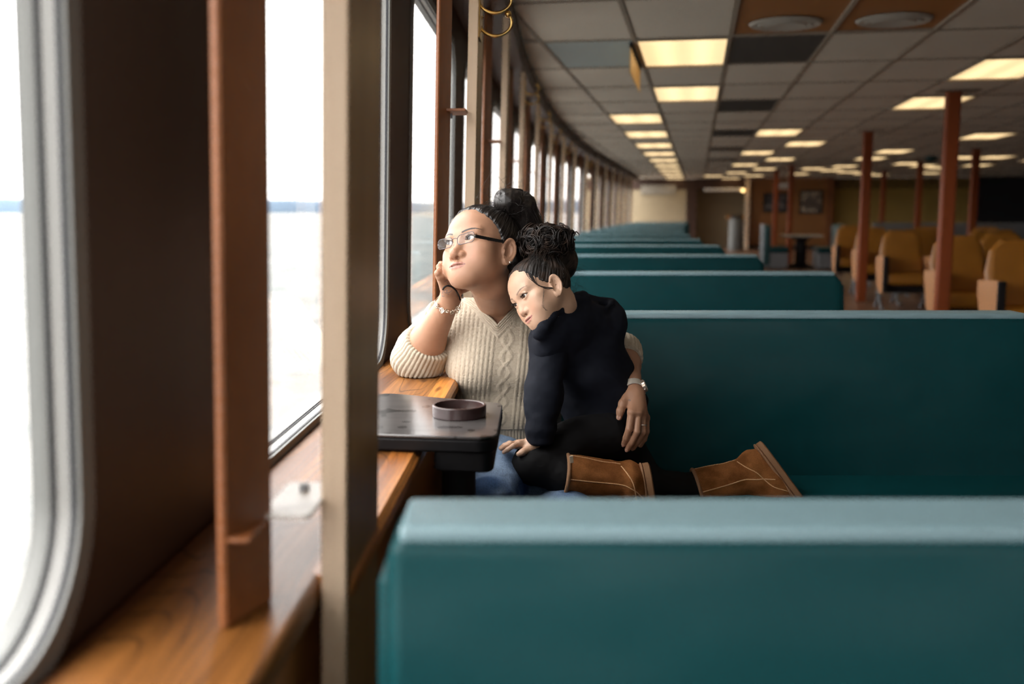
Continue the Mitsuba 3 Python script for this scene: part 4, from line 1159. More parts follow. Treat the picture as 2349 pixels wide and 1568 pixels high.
# right sleeve: upper arm, bulge at the elbow and a ribbed cuff pushed up the forearm
SL = Field()
dr_ = (wr_r - el_r) / np.linalg.norm(wr_r - el_r)
cuff = el_r + dr_ * .060
SL.cone(sh_r + [.02, 0, 0], sh_r, .062, .066, .03)
SL.cone(sh_r, el_r + [-.004, .01, .006], .066, .062, .03)
SL.ell(el_r + [-.012, .0, -.004], (.062, .060, .050), .02)
SL.cone(el_r, cuff, .060, .0605, .012)
SL.cone(el_r + [.028, -.01, -.004], cuff + [.020, 0, -.006], .046, .042, .02)
SL.add(lambda P: (((P - cuff) @ dr_) - .012).astype(np.float32), cuff, .12, .008, 'i')
SL.cone(sh_r + [.02, 0, 0], el_r + [-.02, .055, .03], .058, .040, .03)
SL.cone(cuff - dr_ * .02, cuff + dr_ * .2, .0485, .046, .004, 's')
SL.add(lambda P: np.float32(.815) - P[:, 2] - 0.012, el_r, .12, .006, 'i')
rb = axis_ribs(el_r, wr_r, 34, .0034)
SL.add(lambda P: -rb(P), (sh_r + el_r) / 2, .3, 0, 'd')
k = put(W_ + '__sleeve', mesh_field(SL, .0036, sub=1), 'mat_sweater', True)
# left sleeve behind the child's back, ending in a cuff
SR = Field()
dl = (wr_l - el_l) / np.linalg.norm(wr_l - el_l); cl = el_l + dl * .045
SR.cone(sh_l, el_l + [-.06, .01, .01], .062, .052, .03); SR.cone(el_l + [-.06, .01, .01], el_l, .052, .050, .02)
SR.cone(el_l, cl, .048, .047, .012)
SR.add(lambda P: (((P - cl) @ dl) - .004).astype(np.float32), cl, .08, .007, 'i')
SR.cone(cl - dl * .02, cl + dl * .1, .0385, .038, .004, 's')
rb2 = axis_ribs(el_l, wr_l, 26, .0022)
SR.add(lambda P: -rb2(P), (sh_l + el_l) / 2, .3, 0, 'd')
put(W_ + '__sleeve', mesh_field(SR, .0040, sub=1), 'mat_sweater', True)

# jeans
J = Field()
J.ell((hip_r + hip_q) / 2 + [0, .01, .01], (.165, .115, .085), .03)
for a, b, c in ((hip_r, kn_r, foot_r), (hip_q, kn_q, foot_q)):
    J.chain([a, a + .5 * (b - a), b], [.088, .082, .064], .03)
    J.chain([b, b + .35 * (c - b), c], [.062, .056, .042], .02)
J.add(lambda P: -(.0035 * nz(P, (24, 14, 24), 1) + .0018 * nz(P, 60, 2)).astype(np.float32), (hip_r + kn_q) / 2, .8, 0, 'd')
J.add(lambda P: (.04 - P[:, 2]).astype(np.float32), foot_r, .2, .004, 'i')
J.box((-.0 + .1, 2.80, .377), (.6, .40, .10), None, .01, .02, 's')
RIP = at(1129, 1100, 2.40)
def denim_c(p, n, uv):
    w = fbm(p.x * 14, p.y * 9, p.z * 14, 3)
    twill = noise((p.x + p.z) * 700, p.y * 240, (p.x - p.z) * 240)
    c = mix((.022, .050, .115), (.19, .265, .38), smoothstep(.36, .76, w))
    rip = 1 - smoothstep(.006, .009, dr.sqrt(dr.square((p.x - float(RIP[0])) * 1.8) + dr.square((p.y - float(RIP[1])) * .8) + dr.square((p.z - float(RIP[2])) * .6) ) + .006 * noise(p.x * 300, p.y * 80, p.z * 300))
    return mix(c * (.72 + .56 * twill), (.62, .64, .66), rip * .5)
def denim_b(p, n, uv): return noise((p.x + p.z) * 800, p.y * 260, (p.x - p.z) * 260) * .0006
M('mat_denim', bump(prin(proc(denim_c), .85, .2), denim_b, eps=4e-4))
lab(put(W_ + '__jeans', mesh_field(J, .0050, sub=0), 'mat_denim', True), 'faded blue jeans')
for c in (foot_r, foot_q):
    put(W_ + '__shoe', rhull([(c[0] + x, c[1] + y, z) for x in (-.015, .015) for y, z in ((.05, .035), (-.10, .028), (.03, .07))], .027, SPH), 'mat_dark', 40)

# hair: cap drawn back to a high tie, ponytail spilling behind the ear, loose strands
TIE = HW.w((.015, -.075, .128))
HR = Field()
def flow(P, a=1.0, seed=0):
    """streaks that run towards the hair tie"""
    return streaks(HW, P, TIE)
def capf(P):
    p = HW.loc(P); x, y, z = np.abs(p[:, 0]), p[:, 1], p[:, 2]
    d = smin(d_ell(p, (0, -.018, .040), (.0785, .0995, .0885)), d_ell(p, (0, .024, .052), (.067, .055, .058)), .03)
    hl = np.interp(z, [-.06, .004, .016, .030, .050, .070, .086, .10, .13], [-.030, -.030, .012, .020, .030, .042, .052, .056, .060]) - .12 * np.clip(x - .045, 0, .05)
    e = y - hl + .0025 * nz(P, 160, 2)
    low = -.052 - z
    return (smax(smax(d, e, .008), low, .01)).astype(np.float32) * np.float32(HW.S)
HR.add(capf, HW.w((0, -.02, .04)), .14, .01)
HR.cone(HW.w((.01, -.07, .115)), TIE, .034, .022, .03)
HR.add(lambda P: -streaks(HW, P, TIE), HW.w((0, -.02, .04)), .2, 0, 'd')
rng = np.random.default_rng(11)
tail = [TIE, at(1163, 462, 2.57), at(1192, 474, 2.60), at(1206, 515, 2.62), at(1205, 570, 2.63), at(1192, 640, 2.64)]
locks = []
for i in range(330):
    j = rng.normal(0, 1, 3); j /= np.linalg.norm(j); rr = rng.uniform(.2, 1) ** .5
    off = lambda s: j * rr * s * (1 if True else 0) + np.array([max(0.0, -j[0] * rr * s * .8), 0, 0]) * (s > .03)
    n_ = rng.choice([4, 5, 6, 6])
    path = [tail[0] + off(.012), tail[1] + off(.026), tail[2] + off(.036), tail[3] + off(.040), tail[4] + off(.036), tail[5] + off(.030)][:n_]
    locks += bundle(path, rng, 4, .0045, .0012, 18, .003)
core = Field()
core.chain(tail, [.020, .030, .038, .040, .036, .022], .02)
core.cone(HW.w((.03, -.08, .02)), at(1178, 640, 2.66), .045, .032, .03)
core.cone(HW.w((.052, -.055, -.005)), at(1168, 655, 2.66), .028, .020, .02)
core.add(lambda P: -(.006 * nz(P, (60, 60, 10), 6) + .004 * nz(P, (120, 120, 20), 7)).astype(np.float32), tail[3], .4, 0, 'd')
def hair_c(p, n, uv): return mix((.0075, .0065, .0065), (.022, .017, .015), fbm(p.x * 240, p.y * 240, p.z * 60, 2))
M('mat_hair_black', bump(prin(proc(hair_c), .34, .5), hair_bump(HW, TIE), eps=4e-4))
M('mat_hair_plain', prin(proc(hair_c), .36, .45))
k = put(W_ + '__hair', mesh_field(HR, .0030, sub=1), 'mat_hair_black', True)
put(k + '__ponytail', cat([mesh_field(core, .005, sub=1)] + locks), 'mat_hair_plain', True)
lab(k, 'black hair drawn back into a high ponytail')
put(k + '__hair_tie', tube([TIE + .021 * (math.cos(a) * HW.l + math.sin(a) * (.8 * HW.f + .5 * HW.u)) for a in np.linspace(0, 2 * math.pi, 30)], .004, 8), 'mat_tie', True)
M('mat_tie', prin((.06, .03, .05), .6))
st = []
for i in range(300):
    kind = i % 3
    if kind == 0:     # wisps standing off the ponytail's top
        b = tail[1] + rng.normal(0, .020, 3); d = rng.normal(0, 1, 3); d[2] = abs(d[2]) + .3; d /= np.linalg.norm(d)
        e = b + d * rng.uniform(.02, .05); st.append(tube(lerp_path([b, (b + e) / 2 + rng.normal(0, .006, 3), e + [rng.uniform(0, .02), 0, -.004]], 6), [.0003, .0003, .0003, .00025, .0002, .00015], 3, False))
    elif kind == 1:
        s0 = rng.integers(1, 5); b = tail[s0] + rng.normal(0, .032, 3); e = tail[min(s0 + 1, 5)] + rng.normal(0, .038, 3)
        st.append(tube(lerp_path([b, (b + e) / 2 + rng.normal(0, .008, 3) + [.01, 0, 0], e], 7), .0003, 3, False))
    else:             # fine hairs at the hairline, drawn back
        sx = rng.uniform(-.055, .066); z = rng.uniform(.060, .100); 
        b = HW.w((sx, .062 - .55 * max(.086 - z, 0) - .2 * abs(sx), z + .002)); e = TIE + rng.normal(0, .02, 3)
        m_ = HW.w(np.asarray(HW.loc(((b + e) / 2)[None])[0]) * [1.05, 1.0, 1.06])
        st.append(tube(lerp_path([b, m_, e], 7), .0004, 3, False))
k2 = put(k + '__loose_hairs', cat(st), 'mat_hair_plain', True)
labels[k2] = {'label': 'fine loose hairs', 'kind': 'stuff'}
# lashes
ls = []
for s in (1, -1):
    for i in range(26):
        x = np.linspace(-.011, .0125, 26)[i]
        zt = .0058 * oW['open'] * (1 - (x / .0135) ** 2) + .001 * x / .013
        b = np.array([s * (EYE[0] + x), EYE[1] + math.sqrt(max((EYER + .0018) ** 2 - x * x - zt * zt, 1e-6)), EYE[2] + zt + .0004])
        ln_ = .0045 + .0035 * (x > 0)
        e = b + np.array([s * .12 * x / .012 * .02, ln_ * .8, ln_ * .75])
        m_ = (b + e) / 2 + [0, .0008, -.0010]
        ls.append(tube(HW.w(lerp_path([b, m_, e], 5)), [.00045, .0004, .00035, .0003, .0002], 3, False))
labels[put(W_ + '__eyelashes', cat(ls), 'mat_hair_black', True)] = {'label': 'dark eyelashes', 'kind': 'stuff'}

# ------------------------------------------------------------------ what she wears
G_ = num('eyeglasses')
def lens(s):
    o = rrect(-.0235, .0235, -.0118, .0122, .0085, 8); o = o[:, :]
    o[:, 1] += np.where(o[:, 0] > 0, .0012, 0) - .0016 * np.clip(-o[:, 0] / .02, 0, 1) * (o[:, 1] > 0)
    return np.stack([s * (o[:, 0] + .0315), .0975 - .10 * (np.abs(o[:, 0] + .0315) - .02) * .9 + 0 * o[:, 0], o[:, 1] + .0190], 1)
for s in (1, -1):
    L_ = lens(s); Wd = HW.w(L_)
    put(G_ + '__rim', tube(np.vstack([Wd, Wd[:2]]), .00085, 6), 'mat_rim', True)
    c = Wd.mean(0); n = len(Wd)
    m = trimesh.Trimesh(np.vstack([Wd, c]), [(i, (i + 1) % n, n) for i in range(n)], process=False)
    put(G_ + '__lens', m, 'mat_lens')
    hinge, ear = np.array([s * .0565, .0925, .0205]), np.array([s * .0775, .016, .0200])
    P = []
    for q, hz, hx in ((hinge, .0038, .0009), (ear, .0032, .0012), (ear + [0, -.022, -.008], .003, .0012)):
        P.append([q + [a * hx, 0, b * hz] for a, b in ((-1, -1), (1, -1), (1, 1), (-1, 1))])
    tmesh = hull(HW.w(np.array(P[0] + P[1])))
    put(G_ + '__temple', tmesh, 'mat_black_gloss')
    put(G_ + '__hinge', tube(HW.w([[s * .0545, .0950, .0215], [s * .0572, .0918, .0210]]), .0016, 6), 'mat_chrome', True)
    put(G_ + '__nose_pad', mv(trimesh.creation.icosphere(subdivisions=2, radius=.0022), *HW.w([s * .0088, .0935, .012])), 'mat_lens_pad', True)
put(G_ + '__bridge', tube(HW.w(lerp_path([[.0085, .0985, .0225], [0, .1005, .0245], [-.0085, .0985, .0225]], 8)), .0009, 6), 'mat_rim', True)
lab(G_, 'narrow metal rimmed eyeglasses with black temples on the woman\'s face', 'eyeglasses')
M('mat_rim', prin((.085, .075, .08), .35, metal=.6))
scene['mat_lens'] = {'type': 'thindielectric', 'int_ior': 1.25}
M('mat_lens_pad', prin((.6, .55, .5), .2))
for i, (p, r) in enumerate((((.0815, -.0030, -.0270), .0034), ((.0820, -.0105, -.0225), .0022))):
    e_ = num('earring')
    put(e_, mv(trimesh.creation.icosphere(subdivisions=2, radius=r), *HW.w(p)), 'mat_stud', True)
    lab(e_, 'larger sparkling stud in the woman\'s ear lobe' if i == 0 else 'smaller sparkling stud above the larger one in the woman\'s ear', 'earring')
M('mat_stud', prin((.85, .82, .75), .12, metal=.8))
e_ = num('nose_stud'); put(e_, mv(trimesh.creation.icosphere(subdivisions=2, radius=.0014), *HW.w((.0205, .0935, -.0125))), 'mat_stud', True)
lab(e_, 'tiny stud in the side of the woman\'s nose', 'nose stud')
# watch on the left wrist
WA = num('wristwatch')
wc = wr_l + dl * .004
e1 = np.cross(dl, [0, 1, 0]); e1 /= np.linalg.norm(e1); e2 = np.cross(dl, e1)
def bandring(c, ax, a1, a2, r, w, t, n=40):
    prof = [(r, -w), (r + t, -w), (r + t, w), (r, w)]
    v = []
    for i in range(n):
        an = 2 * math.pi * i / n
        for rr, zz in prof: v.append(c + (math.cos(an) * a1 + math.sin(an) * a2) * rr + ax * zz)
    f = []
    for i in range(n):
        for j in range(4):
            a, b = i * 4 + j, i * 4 + (j + 1) % 4
            c_, d_ = ((i + 1) % n) * 4 + (j + 1) % 4, ((i + 1) % n) * 4 + j
            f += [(a, b, c_), (a, c_, d_)]
    m = trimesh.Trimesh(np.array(v), f, process=False)
    if m.volume < 0: m.invert()
    return m
put(WA + '__strap', bandring(wc, dl, e1, e2, .0282, .0112, .0026), 'mat_strap', 40)
out = np.array([.86, -.35, .30]); out -= dl * (out @ dl); out /= np.linalg.norm(out)
cs = trimesh.creation.cylinder(.0165, .008, sections=40)
R = np.eye(4); R[:3, 2] = out; R[:3, 0] = dl; R[:3, 1] = np.cross(out, dl); R[:3, 3] = wc + out * .0305
cs.apply_transform(R); put(WA + '__case', cs, 'mat_watch', 30)
fc = trimesh.creation.cylinder(.0135, .001, sections=40); R2 = R.copy(); R2[:3, 3] = wc + out * .0350; fc.apply_transform(R2); put(WA + '__dial', fc, 'mat_white', 30)
cr = trimesh.creation.cylinder(.0026, .005, sections=16); R3 = np.eye(4); R3[:3, 2] = dl; R3[:3, 0] = out; R3[:3, 1] = np.cross(dl, out); R3[:3, 3] = wc + out * .030 + dl * .0185; cr.apply_transform(R3); put(WA + '__crown', cr, 'mat_chrome', 30)
lab(WA, 'pale strapped wristwatch on the woman\'s left wrist', 'wristwatch')
M('mat_strap', prin((.50, .46, .40), .5)); M('mat_watch', prin((.62, .50, .40), .25, metal=.8))
rg = num('finger_ring')
a, b = kn_l[2], fg_l[2][0]; ax = (b - a) / np.linalg.norm(b - a); e1 = np.cross(ax, [0, 1, 0]); e1 /= np.linalg.norm(e1)
put(rg, bandring(a + .62 * (b - a), ax, e1, np.cross(ax, e1), .0093, .0012, .0010, 28), 'mat_chrome', 40)
lab(rg, 'thin silver ring on the woman\'s hanging hand', 'ring')
# black band and charm bracelet on the right wrist
ax = (wr_r - el_r) / np.linalg.norm(wr_r - el_r); e1 = np.cross(ax, [0, 1, 0]); e1 /= np.linalg.norm(e1); e2 = np.cross(ax, e1)
c = wr_r + ax * .014 + np.array([0, -.008, 0])
bn = np.array([-.45, .30, .84]); bn /= np.linalg.norm(bn); b1_ = np.cross(bn, [0, 1, 0]); b1_ /= np.linalg.norm(b1_); b2_ = np.cross(bn, b1_)
hb = num('hair_band')
arc = [surf(B, u, v, off=.001) for u, v in ((1016, 664), (1020, 658), (1026, 655), (1033, 656), (1041, 661), (1048, 669), (1053, 679), (1056, 688))]
back = [arc[-1] + np.array([-.004, .030, .002]), (arc[0] + arc[-1]) / 2 + np.array([0, .056, .004]), arc[0] + np.array([.002, .030, .004])]
put(hb, tube(lerp_path(arc + back + [arc[0]], 70), .0021, 8), 'mat_dark', True)
lab(hb, 'thin black elastic hair band round the woman\'s raised wrist', 'hair band')
br = num('bracelet')
c = wr_r - ax * .018
ring_ = [c + (.0325 + .001 * math.sin(9 * t)) * (math.cos(t) * e1 + math.sin(t) * e2) - ax * .010 * math.cos(t) for t in np.linspace(0, 2 * math.pi, 60)]
put(br + '__chain', tube(ring_, .0010, 6), 'mat_silver', True)
front = sorted(range(60), key=lambda i: ring_[i][1])[:22]
rng = np.random.default_rng(3)
for n_, i in enumerate(sorted(front)[::2]):
    p = ring_[i] + rng.normal(0, .002, 3) + np.array([0, -.003, -.002])
    t = rng.normal(0, 1, 3); t /= np.linalg.norm(t); s_ = np.cross(t, [0, 1, .3]); s_ /= np.linalg.norm(s_)
    r_ = rng.uniform(.0035, .0055)
    put(br + '__charm', cat([tube([p + r_ * (math.cos(a) * t + math.sin(a) * s_) for a in np.linspace(0, 6.28, 16)], .0012, 6), tube([p - t * r_, p + t * r_ * 1.4], .0011, 6), tube([p - s_ * r_ * .8 + t * r_, p + s_ * r_ * .8 + t * r_], .0010, 6)]), 'mat_silver', True)
lab(br, 'silver charm bracelet on the woman\'s raised forearm', 'bracelet')
M('mat_silver', prin((.70, .64, .54), .22, metal=1.0))
# ------------------------------------------------------------------ the girl
K_ = num('person')
lab(K_, 'young girl in navy hooded sweatshirt and suede boots leaning against the woman', 'person')
HG = Head(at(1247, 680, 2.43), 51, -20, 31.5, .81)
oG = dict(child=1.0, full=.55, smile=.0030, open=.98, brow_w=.0024, brow_a=.65, lash=.8, brow_up=.001)
SKG = (.45, .285, .195)
skin_mat('mat_skin_girl', HG, SKG, (.37, .20, .125), (.38, .155, .125), (.045, .026, .018), oG)
C = Field()
add_head(C, HG, oG)
gsh_l, gsh_r = at(1262, 782, 2.47), at(1345, 770, 2.66)
gn = at(1318, 752, 2.565)
C.cone(HG.w((0, -.035, -.045)), gn, .042, .045, .02)
C.cone(gn, (gsh_l + gsh_r) / 2 + [.02, 0, -.02], .05, .07, .03)
C.chain([gn, gsh_l, at(1246, 900, 2.435), at(1232, 1000, 2.425)], [.05, .036, .028, .021], .02)
ghip = at(1388, 975, 2.62)
C.cone((gsh_l + gsh_r) / 2, ghip, .075, .075, .03)
gw = at(1222, 1022, 2.425)
gk = [at(1192, 1016, 2.418), at(1187, 1018, 2.432), at(1184, 1019, 2.446), at(1183, 1020, 2.460)]
gf = [[at(1178, 1022, 2.405), at(1164, 1031, 2.408), at(1156, 1037, 2.412)], [at(1172, 1017, 2.420), at(1159, 1023, 2.424), at(1150, 1029, 2.428)],
      [at(1169, 1016, 2.438), at(1157, 1021, 2.442), at(1148, 1027, 2.446)], [at(1170, 1017, 2.456), at(1160, 1022, 2.460), at(1154, 1027, 2.463)]]
hand(C, gw, gk, gf, [at(1214, 1030, 2.41), at(1200, 1036, 2.395), at(1190, 1041, 2.392)], r=.0066, palm=.0105)
C.cone(at(1232, 1000, 2.425), gw, .020, .015, .01)
# legs
gh_l, gk_l, go_l, ga_l = at(1385, 990, 2.54), at(1222, 1064, 2.43), at(1291, 1090, 2.425), at(1428, 1106, 2.445)
gh_r, gk_r, go_r, ga_r = at(1392, 1010, 2.68), at(1480, 1118, 2.61), at(1598, 1122, 2.685), at(1712, 1092, 2.685)
for q_ in ((gh_l, gk_l, go_l, ga_l), (gh_r, gk_r, go_r, ga_r)): C.chain(q_, [.05, .033, .030, .026], .02)
lab(put(K_ + '__body', mesh_field(C, .0028, sub=1, near=[(HG.w((0, 0, 0)), .25), (gw, .12)]), 'mat_skin_girl', True), 'fair skin')
eyes(K_, HG, HG.f * 1.0 + HG.l * .06 + HG.u * .10, (.050, .022, .012), 'mat_eye_girl')

# sweatshirt
S_ = Field()
mid = (gsh_l + gsh_r) / 2
S_.cone(gsh_l + [.01, .01, 0], gsh_r, .056, .058, .04)
S_.cone(mid + [.02, .0, -.03], ghip, .094, .100, .05)
S_.cone(at(1352, 800, 2.57), at(1398, 930, 2.60), .085, .090, .05)
S_.ell(at(1392, 955, 2.60), (.098, .095, .07), .04)
S_.add(lambda P: (((ghip - [0, 0, .028]) - P) @ np.array([-.18, -.05, .98])).astype(np.float32), ghip, .25, .015, 'i')
S_.cone(gn + [0, .0, .02], gn + [.0, .0, -.05], .064, .075, .03)
S_.cone(HG.w((0, -.035, -.045)), gn, .048, .05, .012, 's')
# hood lying on the back
hc = at(1362, 745, 2.60)
S_.ell(hc + [.004, 0, .0], (.080, .085, .062), .03)
S_.ell(at(1396, 740, 2.60), (.040, .070, .046), .03)
S_.ell(at(1354, 698, 2.585), (.050, .056, .030), .008, 's')
S_.chain([at(1316, 694, 2.49), at(1336, 706, 2.50), at(1362, 713, 2.51), at(1388, 708, 2.53), at(1404, 694, 2.57)], [.008, .0075, .0075, .0075, .008], .006)
S_.cone(at(1296, 706, 2.51), at(1330, 690, 2.53), .019, .018, .015); S_.cone(at(1330, 690, 2.53), at(1400, 700, 2.60), .018, .018, .012)
S_.chain([at(1236, 764, 2.385), at(1248, 744, 2.372), at(1264, 722, 2.380), at(1284, 705, 2.41), at(1309, 690, 2.44), at(1338, 681, 2.485)], [.015, .014, .014, .016, .018, .019], .012)
S_.chain([at(1252, 790, 2.44), at(1268, 760, 2.425), at(1294, 732, 2.44), at(1326, 712, 2.49)], [.030, .028, .028, .030], .03)
S_.chain([at(1264, 778, 2.45), at(1310, 750, 2.47), at(1350, 735, 2.52)], [.034, .040, .045], .03)
S_.cone(at(1290, 735, 2.50), at(1350, 740, 2.60), .04, .05, .03)
def folds(P):
    q = P - ghip
    a = 22 * q[:, 0] + 60 * q[:, 2]
    w = np.clip(1 - np.abs(P[:, 2] - .80) / .16, 0, 1)
    return -(.0075 * w * np.sin(a + 4 * nz(P, 12, 1)) + .010 * nz(P, (13, 13, 20), 8) + .0025 * nz(P, 45, 3)).astype(np.float32)
S_.add(folds, mid, .5, 0, 'd')
def navy_c(p, n, uv): return mix((.0035, .0047, .0092), (.007, .009, .0155), fbm(p.x * 90, p.y * 90, p.z * 90, 3))
def navy_b(p, n, uv): return noise(p.x * 700, p.y * 700, p.z * 700) * .0004
M('mat_navy', bump(prin(proc(navy_c), .8, .2, sheen=.12), navy_b, eps=4e-4))
lab(put(K_ + '__sweatshirt', mesh_field(S_, .0050, sub=1), 'mat_navy', True), 'navy hooded sweatshirt')
SV = Field()
el = at(1246, 905, 2.435); cu = at(1240, 992, 2.425)
SV.chain([gsh_l + [.012, .02, .005], gsh_l, el, cu], [.056, .050, .043, .040], .025)
SV.add(lambda P: -(.0075 * nz(P, (16, 16, 30), 4) + .0022 * nz(P, 55, 5) + .0016 * np.sin(160 * P[:, 2]) * np.clip((P[:, 2] - .80) / -.1, 0, 1)).astype(np.float32), el, .3, 0, 'd')
SV.add(lambda P: (cu[2] - .03 - P[:, 2]).astype(np.float32), cu, .12, .01, 'i')
put(K_ + '__sleeve', mesh_field(SV, .0050, sub=1), 'mat_navy', True)
# leggings
Lg = Field()
Lg.ell(ghip + [.0, .0, -.045], (.102, .105, .080), .03)
Lg.chain([gh_l, gh_l + .5 * (gk_l - gh_l) + [0, 0, .012], gk_l], [.074, .050, .048], .03)
Lg.chain([gk_l, go_l, ga_l], [.047, .044, .032], .02)
Lg.chain([gh_r, gk_r], [.088, .058], .03); Lg.chain([gk_r, go_r, ga_r], [.052, .044, .032], .02)
Lg.add(lambda P: -(.003 * nz(P, 26, 2) + .0016 * nz(P, 70, 3)).astype(np.float32), ghip, .6, 0, 'd')
Lg.box((.6, 2.80, .377), (.9, .40, .099), None, .01, .01, 's')
M('mat_leggings', prin((.0055, .0055, .0062), .75, .2, sheen=.08))
lab(put(K_ + '__leggings', mesh_field(Lg, .0055, sub=1), 'mat_leggings', True), 'black leggings')
put(K_ + '__shirt_hem', tube(lerp_path([at(1333, 970, 2.50), at(1342, 964, 2.495), at(1347, 957, 2.495)], 6), .003, 8), 'mat_lilac', True)
M('mat_lilac', prin((.42, .40, .50), .8))

# suede boots
def suede_c(p, n, uv):
    f = fbm(p.x * 24, p.y * 24, p.z * 24, 4)
    return mix((.145, .050, .014), (.25, .098, .032), smoothstep(.3, .72, f)) * (.85 + .3 * noise(p.x * 500, p.y * 500, p.z * 500))
def suede_b(p, n, uv): return noise(p.x * 600, p.y * 600, p.z * 600) * .0006
M('mat_suede', bump(prin(proc(suede_c), .9, .15, sheen=.7), suede_b, eps=4e-4))
M('mat_sole', prin((.21, .105, .048), .8)); M('mat_trim', prin((.25, .13, .066), .85)); M('mat_thread', prin((.50, .29, .15), .8)); M('mat_tag', prin((.60, .50, .36), .7))
def boot(top, ankle, heel, toe, solen, name, lift=0.0):
    """top: centre of the opening; ankle; heel and toe: ends of the foot's axis; solen: the direction the sole faces"""
    top, ankle, heel, toe = (np.asarray(q, float) for q in (top, ankle, heel, toe))
    n = np.asarray(solen, float); fa = (toe - heel) / np.linalg.norm(toe - heel); n -= fa * (n @ fa); n /= np.linalg.norm(n)
    ax = (ankle - top) / np.linalg.norm(ankle - top)
    F = Field()
    F.cone(top - ax * .02, ankle, .0590, .0480, .02)
    F.chain([heel, heel + .55 * (toe - heel), toe], [.0410, .0440, .0400], .025)
    F.cone(ankle, (heel + toe) / 2 + n * .0, .046, .040, .03)
    F.add(lambda P: ((top - P) @ ax).astype(np.float32), top, .2, .004, 'i')
    F.cone(top - ax * .03, top + ax * .05, .050, .046, .003, 's')
    base = heel + n * .030
    F.add(lambda P: ((P - base) @ n).astype(np.float32), (heel + toe) / 2, .25, .004, 'i')
    F.add(lambda P: -(.0030 * np.sin(95 * ((P - ankle) @ ax)) * np.exp(-(((P - ankle) @ ax) / .035) ** 2) + .004 * nz(P, 22, 5) + .0015 * nz(P, 60, 6)).astype(np.float32), ankle, .3, 0, 'd')
    k = K_ + '__boot' if K_ + '__boot' not in used else num(K_ + '__boot')
    if k == K_ + '__boot': used[k] = 0
    scene[k] = mikit.ply(mesh_field(F, .0032, sub=1), 'mat_suede', smooth=True)
    lab(k, name)
    # sole: slab along the foot
    side = np.cross(fa, n); P2 = []
    ell = [(math.cos(t), math.sin(t)) for t in np.linspace(0, 2 * math.pi, 40, endpoint=False)]
    L_ = np.linalg.norm(toe - heel) / 2
    def outline(g):
        return [(heel + toe) / 2 + fa * (np.sign(c) * abs(c) ** .75 * (L_ + .041 + g)) + side * (np.sign(s_) * abs(s_) ** .85 * (.0415 + g)) for c, s_ in ell]
    def slab3(g0, g1, a, b): return hull(np.array([q + n * h for h, g in ((a, g0), (a + .003, g1), (b - .003, g1), (b, g0)) for q in outline(g)]))
    put(k + '__sole', slab3(-.002, .0015, .030, .049), 'mat_sole', 40)
    put(k + '__welt', slab3(.0, .0035, .0235, .0315), 'mat_trim', 40)
    # binding at the opening, side seam
    e1 = np.cross(ax, [0, 1, 0]); e1 /= np.linalg.norm(e1); e2 = np.cross(ax, e1)
    put(k + '__binding', tube([top + ax * .003 + .0565 * (math.cos(t) * e1 + math.sin(t) * e2) for t in np.linspace(0, 2 * math.pi, 60)], .0050, 8), 'mat_trim', True)
    def seam(pts, r=.0016):
        pp = lerp_path(pts, 40); out = []
        for q in pp:
            for _ in range(6):
                d0 = F(q[None])[0]; gr = np.array([F((q + np.eye(3)[a_] * .001)[None])[0] - d0 for a_ in range(3)]) / .001
                q = q - d0 * gr / max(gr @ gr, .3)
            out.append(q)
        put(k + '__seam', tube(out, r, 6), 'mat_thread', True)
    cam = np.array([0, -1, .12])
    seam([top + ax * .006 + cam * .06, (top + ankle) / 2 + cam * .055, ankle + cam * .05 + ax * .0, ankle * .3 + .7 * ((heel + toe) / 2) + cam * .042 + n * .022])
    up = -fa if fa[2] < 0 else fa
    seam([top + ax * .006 + up * .058 + cam * .01, (top + ankle) / 2 + up * .055 + cam * .01, ankle + up * .05 + cam * .01])
    seam([ankle + up * .046 + cam * .02, ankle + ax * .018 + cam * .05 + up * .02, (heel + toe) / 2 + cam * .045 + n * .0, (heel + toe) / 2 + fa * .03 + cam * .044 + n * .024])
    return k, F, ax
b1 = boot(at(1291, 1090, 2.425), at(1428, 1106, 2.445), at(1450, 1104, 2.45), at(1464, 1205, 2.46), (1, 0, .10), 'chestnut suede boot with a small pale tag')
b2 = boot(at(1598, 1122, 2.685), at(1712, 1092, 2.685), at(1733, 1062, 2.69), at(1806, 1162, 2.66), (.85, 0, .52), 'chestnut suede boot farther right with its sole turned up')
tg = at(1311, 1053, 2.376)
put(b1[0] + '__tag', mv(cbox(-.0045, .0045, -.001, .001, -.0105, .0105, .0006), *tg, ry=-.12, rx=.35), 'mat_tag')

# hair: drawn up to a messy curly bun on top
GT = at(1252, 558, 2.50)
GH = Field()
def gcap(P):
    p = HG.loc(P); x, y, z = np.abs(p[:, 0]), p[:, 1], p[:, 2]
    d = smin(d_ell(p, (0, -.018, .040), (.0775, .0985, .0875)), d_ell(p, (0, .022, .052), (.067, .055, .058)), .03)
    hl = np.interp(z, [-.06, .002, .014, .030, .050, .070, .086, .10, .13], [-.032, -.032, .008, .030, .040, .046, .050, .052, .056]) - .10 * np.clip(x - .05, 0, .05)
    e = y - hl + .004 * nz(P, 140, 1)
    return smax(smax(d, e.astype(np.float32), .010), -.050 - z, .01).astype(np.float32) * np.float32(HG.S)
GH.add(gcap, HG.w((0, -.02, .04)), .13, .01)
def gflow(P):
    q = P - GT; r = np.linalg.norm(q, axis=1); d = q / np.maximum(r, 1e-6)[:, None]
    return -(.0026 * nz(d * 26 + (r * 30)[:, None], 1, 3) + .0014 * nz(d * 60 + (r * 50)[:, None], 1, 6)).astype(np.float32)
GH.ell(at(1255, 556, 2.50), (.060, .048, .034), .03)
GH.ell(at(1285, 600, 2.54), (.045, .05, .05), .03)
GH.add(lambda P: -streaks(HG, P, GT, .85, 9), HG.w((0, -.02, .05)), .25, 0, 'd')
rng = np.random.default_rng(5)
